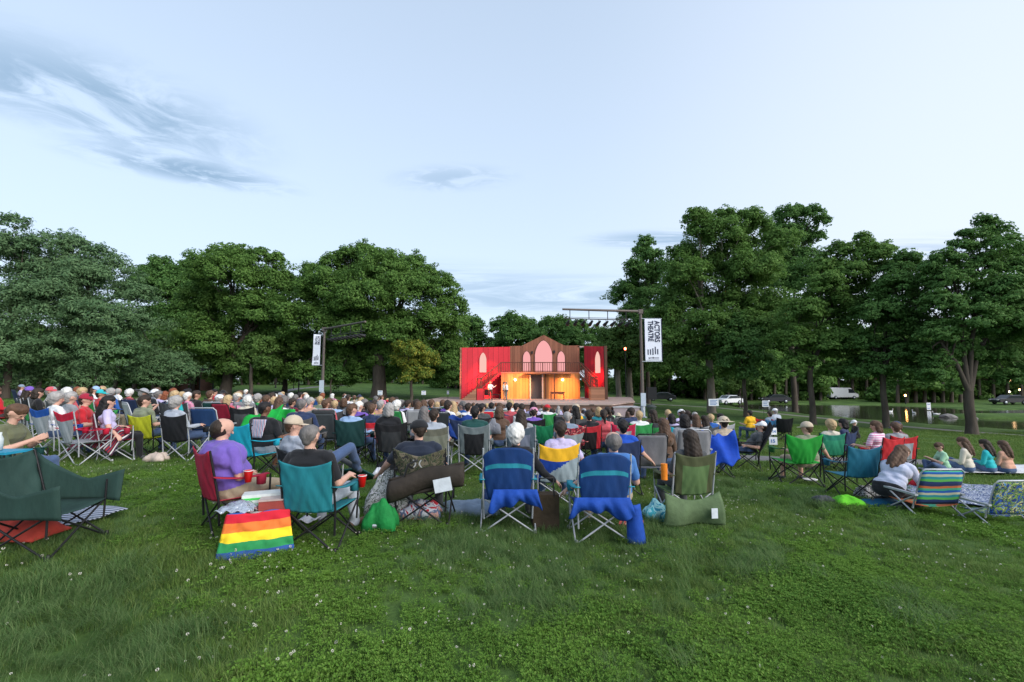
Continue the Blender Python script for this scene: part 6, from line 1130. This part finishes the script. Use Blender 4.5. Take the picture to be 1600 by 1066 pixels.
# -- 9 the crowd
ZONES = [(70, 'far left'), (150, 'under the conifers'), (215, 'past the plaid blanket'), (265, 'past the lime chair'), (330, 'below the brick hut'), (385, 'below the leaning trunk'), (430, 'past the bald man'), (485, 'past the navy shirt'), (530, 'below the left pole'), (600, 'below the domed maple'), (655, 'past the black chair'), (705, 'before the left deck'), (752, 'before the staircase'), (800, 'before the actors'), (845, 'before the doorway'), (885, 'before the desk'), (930, 'before the red wall'), (965, 'before the deck corner'), (1008, 'before the pink block'), (1060, 'before the bin'), (1110, 'below the loudspeaker'), (1170, 'below the notice board'), (2000, 'by the pond path')]
def rowname(Y): return 'rear rows' if Y < 12 else 'middle rows' if Y < 17 else 'forward rows' if Y < 24 else 'front rows'
USED = set(); TAKEN = []
HN = {'grey': 'grey haired', 'white': 'white haired', 'black': 'black haired', 'dark': 'dark haired', 'brown': 'brown haired', 'blond': 'fair haired', 'red': 'red haired', 'salt': 'greying'}
CN = {'bgreen': 'bright green', 'darkgrey': 'dark grey', 'turq': 'turquoise', 'dgreen': 'dark green', 'bluegrey': 'grey blue', 'palegreen': 'pale green', 'royal': 'royal blue', 'sky': 'sky blue', 'heather': 'pale blue grey'}
def uniq(base, cands):
    for c in [base]+cands:
        if c not in USED: USED.add(c); return c
    k = 2
    while f'{ords[k-1]} {base}' in USED and k < 12: k += 1
    s = f'{ords[k-1]} {base}'; USED.add(s); return s
HSTY = {'s': 'short', 'l': 'long', 'b': 'bob', 'f': 'fluffy', 'c': 'crop', 'p': 'pony', 'u': 'bun', 'd': 'bald'}
def crowd(px, loc, shirt, hair, sty, hat, chairc, key, rz, rnd):
    zone = [z for l, z in ZONES if px < l][0]; cn = CN.get(shirt, shirt)
    who = f'{HN[hair]}' if not hat else f'{CN.get(hat[1], hat[1])} {"capped" if hat[0] != "sunhat" else "hatted"}'; row = rowname(loc.y)
    sw = {'short': 'short', 'long': 'long', 'bob': 'bobbed', 'fluffy': 'fluffy', 'crop': 'cropped', 'pony': 'tied', 'bun': 'bunned', 'bald': 'thinning'}[sty]
    base = f'{who} person in {cn}, {row}, {zone}'; sa = [f'{who} person with {sw} hair in {cn}, {row}, {zone}']
    if chairc: sa.append(f'{who} person in {cn}, {CN.get(chairc, chairc)} chair, {row}, {zone}')
    lab = uniq(base, sa); g = 'audience seated on the lawn facing the stage'
    person(loc, rz, lab, shirt, (sty, hair), hat, key, TPL[key], rnd.choice(['light', 'light', 'tan']), rnd.choice(['denim', 'darkgrey', 'khaki', 'navy']), 'darkgrey', g, rnd.uniform(.96, 1.03))
    TAKEN.append((loc.x, loc.y))
    if chairc:
        ck = rnd.choice(['camp', 'band', 'camp', 'panel', 'lawn']); f2 = rnd.choice([None, 'black', 'grey', 'darkgrey']) if ck in ('band', 'panel') else None
        cb_ = f'{CN.get(chairc, chairc)} chair, sitter {who} in {cn}, {row}, {zone}'
        cl = uniq(cb_, []); q = off(loc, rz, -.07)
        place_chair(ck, q, rz, cl, chairc, f2, frame=rnd.choice(['black', 'silver']), group='folding chairs of the audience')
rnd = random.Random(12)
for o_ in list(bpy.data.objects):
    if o_.get('category') == 'person' and o_.name in SC.objects: TAKEN.append((o_.location.x, o_.location.y))
# px, head-top py, shirt, hair colour, hair style, hat, chair
ROWS = '''2 613 red brown s - red|38 602 lilac brown s cap:bluegrey navy|55 608 darkgrey dark l cap:purple -|67 611 black dark b - -|84 611 cream grey s cap:coral -|108 612 coral white f - -|122 613 navy blond s - navy|146 606 white brown s cap:sky -|161 608 red dark s cap:turq -|179 614 blue grey f - blue|206 618 coral white f - -|222 617 sage grey s sunhat:grey -|246 617 navy white s sunhat:white navy|253 620 lilac salt s - -|262 621 white red b - -|278 620 turq blond b - -|289 621 black blond f - -|299 623 pink white s - -|310 622 black dark s - black|332 621 brown brown s - -|347 622 sky grey s cap:white dgreen|362 625 coral blond b - -|368 626 pink grey s cap:cream -|376 621 dgreen blond f - dgreen|389 628 cream white f - -|391 620 black grey s - -|407 622 green grey f - -|419 620 lilac brown s - -|427 624 navy dark s - -|432 619 sky blond s - -|438 622 white brown l - -|446 625 darkgrey salt f - -|456 628 maroon dark s - maroon|483 624 peach grey s - -|499 622 sage blond s - palegreen|510 626 coral brown s - -|517 624 maroon brown l - -|524 625 sky blond s - darkgrey|539 624 darkgrey brown b - -|563 625 coral blond b - black|572 625 brown salt s - grey|579 627 lime dark s - -|586 626 purple dark s - black|596 627 peach grey s - -|605 621 turq blond s - -|613 624 bluegrey brown s - -|623 628 white white f - -|631 633 teal salt s - palegreen|636 626 lilac dark s - -|645 626 cream brown s - -|654 628 maroon brown l - -|663 628 coral brown l - -|650 637 white dark s - red|676 627 black brown s - -|684 627 navy blond b - -|692 626 green brown s - dgreen|700 628 purple dark b - -|708 630 cream blond l - -|698 640 white dark s - -|722 635 blue salt s - navy|732 636 white dark s - -|754 631 red dark s - red|768 629 white black s - -|779 630 palegreen brown s - palegreen|797 631 coral black s - coral|806 631 maroon black s - denim|816 633 darkgrey dark s - white|833 631 lilac black l - -|834 637 purple dark s cap:pink olive|846 630 grey brown s - -|852 630 white white f - olive|872 632 bluegrey salt s - sky|884 636 cream dark s - -|897 635 yellow black l - -|934 643 teal blond b - -|947 643 black dark p - -|981 642 white brown l - navy|987 645 navy dark s - -|997 650 white blond s - green|1018 648 brown dark l - green|1043 642 lilac blond s - -|1047 650 lilac black b - turq|1066 642 lilac dark s cap:white -|1072 642 turq dark l - -|1086 643 darkgrey grey c - -|1084 654 peach brown l - -|1098 648 dgreen dark l - -|1109 646 blue blond s - blue|1124 646 cream black s - -'''
for r_ in ROWS.split('|'):
    a = r_.split(); px, py = float(a[0]), float(a[1]); hat = tuple(a[5].split(':')) if ':' in a[5] else None; low = a[6] == '-' and rnd.random() < .35
    key = rnd.choice(['m', 'mr', 'f', 'fl', 'my', 'fw', 'md']) if HSTY[a[4]] in ('short', 'crop') else rnd.choice(['f', 'fl', 'fy'])
    loc = seat_at(px, py, 1.2)
    if loc.y > 17 and px > 600: loc = seat_at(px, py, .86); a[6] = '-'
    if loc.y < 11.5: loc = G(px, rnd.uniform(11.5, 14.5))
    if loc.y > 34.5: loc = G(px, rnd.uniform(30, 34))
    cc = a[6] if a[6] != '-' else (rnd.choice(['navy', 'black', 'darkgrey', 'green', 'blue', 'crimson', 'grey', 'teal']) if rnd.random() < .6 and loc.y < 26 and not (loc.y > 16 and px > 600) else None)
    if not cc and loc.y < 16: cc = 'darkgrey'
    rz = R(rnd.uniform(-20, 20))-math.atan2(loc.x-1.5, 48)*0-math.atan2(1.5-loc.x, 44-loc.y)*.8
    if not cc: key = rnd.choice(['g', 'gl', 'gr'])
    crowd(px, loc, a[2], a[3], HSTY[a[4]], hat, cc, key, rz, rnd)
SHC = ['white', 'grey', 'navy', 'black', 'sky', 'red', 'olive', 'maroon', 'coral', 'cream', 'denim', 'teal', 'lilac', 'darkgrey', 'palegreen', 'pink', 'purple', 'brown', 'bluegrey', 'beige']
n_auto = 0
for Y, lo, hi, st in ((11.8, 330, 960, 34), (13.4, 200, 970, 30), (15.2, 150, 1000, 27), (17, 120, 1010, 24), (19.2, 330, 985, 21), (21.6, 350, 980, 19), (24.2, 370, 960, 18), (27, 400, 930, 18), (29.8, 440, 780, 20)):
    px = lo+rnd.uniform(0, st)
    while px < hi:
        y_ = Y+rnd.uniform(-.7, .7); loc = G(px, y_); px0 = px; px += st*rnd.uniform(.75, 1.5)
        if any((loc.x-a)**2+(loc.y-b)**2 < .62 for a, b in TAKEN) or n_auto > 170: continue
        hair = rnd.choice(['grey', 'white', 'black', 'dark', 'brown', 'brown', 'blond', 'salt', 'dark', 'red']); sty = rnd.choice(['short', 'short', 'short', 'crop', 'bob', 'long', 'fluffy', 'pony', 'bald'])
        hat = (rnd.choice(['cap', 'cap', 'sunhat']), rnd.choice(['white', 'navy', 'grey', 'red', 'beige', 'black'])) if rnd.random() < .13 else None
        cc = rnd.choice(['navy', 'black', 'darkgrey', 'green', 'blue', 'crimson', 'grey', 'teal', 'red', 'dgreen']) if ((rnd.random() < .75 and y_ < 26) or y_ < 15) and not (y_ > 16.5 and px0 > 600) else None
        key = rnd.choice(['m', 'mr', 'f', 'fl', 'my', 'fy', 'ml', 'md', 'fr']) if cc else rnd.choice(['g', 'gl', 'gr'])
        crowd(px0, loc, rnd.choice(SHC), hair, sty, hat, cc, key, R(rnd.uniform(-24, 24))-math.atan2(1.5-loc.x, 44-loc.y)*.8, rnd); n_auto += 1
print('crowd', len(TAKEN))
# ------------------------------------------------------------------ grass (geometry nodes scatter of real blades)
def blade_mesh(kind, rng):
    vs = []; fs = []
    def blade(x, y, h, w, bend, ang, segs=3):
        dx, dy = math.cos(ang), math.sin(ang); b = len(vs); lx, ly = -dy, dx
        for i in range(segs+1):
            t = i/segs; o = bend*t*t*h; ww = w*(1-t**1.6)+.0003; z = h*t*(1-.25*bend*t)
            vs.append((x+dx*o-lx*ww/2, y+dy*o-ly*ww/2, z)); vs.append((x+dx*o+lx*ww/2, y+dy*o+ly*ww/2, z))
        for i in range(segs): a = b+2*i; fs.append((a, a+1, a+3, a+2))
    if kind == 'fine':
        for _ in range(46): r = .085*math.sqrt(rng.random()); a = rng.random()*6.283; blade(r*math.cos(a), r*math.sin(a), rng.uniform(.035, .08), rng.uniform(.0022, .004), rng.uniform(.2, 1.0), rng.random()*6.283)
    if kind == 'long':
        a0 = rng.random()*6.283
        for _ in range(48): r = .085*math.sqrt(rng.random()); a = rng.random()*6.283; blade(r*math.cos(a), r*math.sin(a), rng.uniform(.07, .125), rng.uniform(.0025, .0042), rng.uniform(.4, 1.3), a0+rng.normal()*.7, 4)
    if kind == 'clover':
        for _ in range(34):
            r = .09*math.sqrt(rng.random()); a = rng.random()*6.283; x, y = r*math.cos(a), r*math.sin(a); h = rng.uniform(.02, .05); a1 = rng.random()*6.283; s = rng.uniform(.007, .012)
            for k in range(3):
                t = a1+k*2.094; cx, cy = x+math.cos(t)*s*.75, y+math.sin(t)*s*.75; b = len(vs)
                for (p, q) in ((-.75, 0), (0, .55), (.7, .35), (.7, -.35), (0, -.55))[0:1]+((0, .55), (.75, 0), (0, -.55)): vs.append((cx+(math.cos(t)*p-math.sin(t)*q)*s, cy+(math.sin(t)*p+math.cos(t)*q)*s, h+.006*p+.004*abs(q)))
                fs.append((b, b+3, b+2, b+1))
        for _ in range(22): r = .09*math.sqrt(rng.random()); a = rng.random()*6.283; blade(r*math.cos(a), r*math.sin(a), rng.uniform(.04, .08), .0032, rng.uniform(.3, 1), rng.random()*6.283)
    if kind == 'far':
        for _ in range(70): r = .3*math.sqrt(rng.random()); a = rng.random()*6.283; blade(r*math.cos(a), r*math.sin(a), rng.uniform(.05, .10), rng.uniform(.008, .014), rng.uniform(.3, 1.1), rng.random()*6.283, 2)
    me = bpy.data.meshes.new('grass_'+kind); me.from_pydata(vs, [], fs); me.update(); return me
def grassmat(name, a, b, c):
    m, t, o = nodes_mat(name); g = N(t, 'ShaderNodeNewGeometry')
    n1 = N(t, 'ShaderNodeTexNoise', inp={'Scale': .9, 'Detail': 3, 'Roughness': .6}); L(t, g, 'Position', n1, 0); r1 = N(t, 'ShaderNodeMapRange', inp={1: .36, 2: .64}); L(t, n1, 0, r1, 0)
    m1 = N(t, 'ShaderNodeMix', data_type='RGBA'); m1.inputs[6].default_value = a+(1,); m1.inputs[7].default_value = b+(1,); L(t, r1, 0, m1, 0)
    m2 = N(t, 'ShaderNodeMix', data_type='RGBA'); m2.inputs[7].default_value = c+(1,); L(t, m1, 2, m2, 6); pw = N(t, 'ShaderNodeMath', operation='POWER', inp={1: 2.5}); L(t, g, 'Random Per Island', pw, 0); L(t, pw, 0, m2, 0)
    d = N(t, 'ShaderNodeBsdfPrincipled', inp={'Roughness': .65, 'Specular IOR Level': .12}); L(t, m2, 2, d, 'Base Color'); tl = N(t, 'ShaderNodeBsdfTranslucent'); L(t, m2, 2, tl, 0)
    ms = N(t, 'ShaderNodeMixShader', inp={0: .3}); L(t, d, 0, ms, 1); L(t, tl, 0, ms, 2); L(t, ms, 0, o, 0); return m
GM = grassmat('grass_blades', (.074, .152, .03), (.125, .215, .045), (.215, .285, .085)); GLM = grassmat('long_grass_blades', (.056, .132, .036), (.09, .178, .048), (.19, .26, .1)); GC = grassmat('clover_leaves', (.078, .18, .026), (.128, .255, .036), (.19, .31, .06))
rng = np.random.default_rng(21); tcol = bpy.data.collections.new('grass_tufts'); names = []
def tpl(nm, me, mt):
    o = bpy.data.objects.new(nm, me)
    for q in (mt if isinstance(mt, list) else [mt]): me.materials.append(q)
    tcol.objects.link(o); names.append(nm)
for i in range(4): tpl('t%02d' % i, blade_mesh('fine', rng), GM)
for i in range(4): tpl('t%02d' % (4+i), blade_mesh('long', rng), GLM)
for i in range(4): tpl('t%02d' % (8+i), blade_mesh('clover', rng), GC)
for i in range(3): tpl('t%02d' % (12+i), blade_mesh('far', rng), GM)
FW = mat('clover_blossom', (.62, .6, .52), .8, .1)
for i in range(3):
    m = MB(); m.slot(1).tube([(0, 0, 0), (.004, 0, .04), (.006+.006*i, 0, .075+.012*i)], .0014, 5, cap=False); c = (.006+.006*i, 0, .08+.012*i); m.slot(0)
    rr = random.Random(i)
    for k in range(26):
        u = V((rr.gauss(0, 1), rr.gauss(0, 1), rr.gauss(.3, 1))).normalized(); p = V(c)+u*.006; q = V(c)+u*.0098; sdv = u.orthogonal().normalized()*.0035; m.add([p-sdv*.4, p+sdv*.4, q+sdv, q-sdv], [(0, 1, 2, 3)])
    tpl('t%02d' % (15+i), m.mesh('clover_flower'), [FW, GC])
# scatter points
def pn(x, y, s, o): return np.sin(x*s+o)*np.cos(y*s*1.13+o*2)+.6*np.sin(x*s*2.3+y*s*1.7+o*3)+.35*np.sin(x*s*5.1-y*s*4.3+o)
def field(y0, y1, dens, kinds, big=1.0):
    n = int(((y1*1.17+.8)+(y0*1.17+.8))*(y1-y0)*dens); y = np.sqrt(rng.uniform(y0**2, y1**2, n)); x = rng.uniform(-1, 1, n)*(y*1.17+.8)
    return x, y
pts = []; rot = []; scl = []; idx_ = []
def addp(x, y, kind_fn, smin, smax):
    keep = pond_sd(x, y) > .2
    for q, hw_ in PATHS:
        qa = np.array([(p.x, p.y) for p in q])
        for i in range(0, len(qa)-1, 1):
            ax, ay = qa[i]; bx, by = qa[i+1]; ex, ey = bx-ax, by-ay; t = np.clip(((x-ax)*ex+(y-ay)*ey)/(ex*ex+ey*ey+1e-9), 0, 1); keep &= np.hypot(x-ax-t*ex, y-ay-t*ey) > hw_+.05
    x, y = x[keep], y[keep]; z = H(x, y); k = kind_fn(x, y); n = len(x)
    pts.append(np.stack([x, y, z], 1)); rot.append(np.stack([rng.normal(0, .08, n), rng.normal(0, .08, n), rng.uniform(0, 6.283, n)], 1)); scl.append(rng.uniform(smin, smax, n)*(1+.22*pn(x, y, 1.1, 2))); idx_.append(k)
def near_kind(x, y):
    n = len(x); a = pn(x, y, .75, 1.0)+rng.normal(0, .35, n); c = pn(x, y, .55, 4.0)+rng.normal(0, .4, n)-.25*(x < -1.5)*(y < 4)
    k = rng.integers(0, 4, n); k = np.where(c > .15, rng.integers(8, 12, n), k); k = np.where((a > .9)|((c < -.5) & (a > -.1)), rng.integers(4, 8, n), k); return k
x, y = field(1.9, 5.0, 175, None); addp(x, y, near_kind, .75, 1.2)
x, y = field(5.0, 9.0, 90, None); addp(x, y, near_kind, .85, 1.35)
x, y = field(9.0, 20, 13, None); addp(x, y, lambda x, y: rng.integers(12, 15, len(x)), .7, 1.1)
x, y = field(20, 34, 5, None); addp(x, y, lambda x, y: rng.integers(12, 15, len(x)), .9, 1.5)
x, y = field(2.2, 11, 30, None); d_ = pn(x, y, .8, 6.0)+.55*np.exp(-((x-.3)**2+(y-4.6)**2)/1.1)*2.2; kp = d_+rng.normal(0, .3, len(x)) > .35; addp(x[kp], y[kp], lambda x, y: rng.integers(15, 18, len(x)), .55, .95)
x, y = field(2.2, 14, 4.5, None); addp(x, y, lambda x, y: rng.integers(15, 18, len(x)), .6, 1.0)
pts = np.concatenate(pts).astype(np.float32); rot = np.concatenate(rot).astype(np.float32); scl = np.concatenate(scl).astype(np.float32); idx_ = np.concatenate(idx_).astype(np.int32)
me = bpy.data.meshes.new('lawn_grass'); me.vertices.add(len(pts)); me.vertices.foreach_set('co', pts.ravel())
for nm_, ty, ar in (('rot', 'FLOAT_VECTOR', rot), ('scl', 'FLOAT', scl), ('idx', 'INT', idx_)):
    at_ = me.attributes.new(nm_, ty, 'POINT'); at_.data.foreach_set('vector' if ty == 'FLOAT_VECTOR' else 'value', ar.ravel())
go = mesh_obj('lawn_grass', me); tag(go, 'lush uneven grass with clover leaves and white clover blossoms', 'grass', kind='stuff')
gt = bpy.data.node_groups.new('scatter', 'GeometryNodeTree'); gt.interface.new_socket('Geometry', in_out='INPUT', socket_type='NodeSocketGeometry'); gt.interface.new_socket('Geometry', in_out='OUTPUT', socket_type='NodeSocketGeometry')
gi = gt.nodes.new('NodeGroupInput'); g_o = gt.nodes.new('NodeGroupOutput'); ip = gt.nodes.new('GeometryNodeInstanceOnPoints'); ci = gt.nodes.new('GeometryNodeCollectionInfo'); ci.inputs[0].default_value = tcol; ci.inputs['Separate Children'].default_value = True; ci.inputs['Reset Children'].default_value = True
def na(nm_, ty): n = gt.nodes.new('GeometryNodeInputNamedAttribute'); n.data_type = ty; n.inputs[0].default_value = nm_; return n
mp_ = gt.nodes.new('GeometryNodeMeshToPoints'); gt.links.new(gi.outputs[0], mp_.inputs[0]); gt.links.new(mp_.outputs[0], ip.inputs['Points']); gt.links.new(ci.outputs[0], ip.inputs['Instance']); ip.inputs['Pick Instance'].default_value = True
a = na('idx', 'INT'); gt.links.new(a.outputs[0], ip.inputs['Instance Index']); a = na('rot', 'FLOAT_VECTOR'); gt.links.new(a.outputs[0], ip.inputs['Rotation']); a = na('scl', 'FLOAT'); gt.links.new(a.outputs[0], ip.inputs['Scale']); gt.links.new(ip.outputs[0], g_o.inputs[0])
md = go.modifiers.new('scatter', 'NODES'); md.node_group = gt
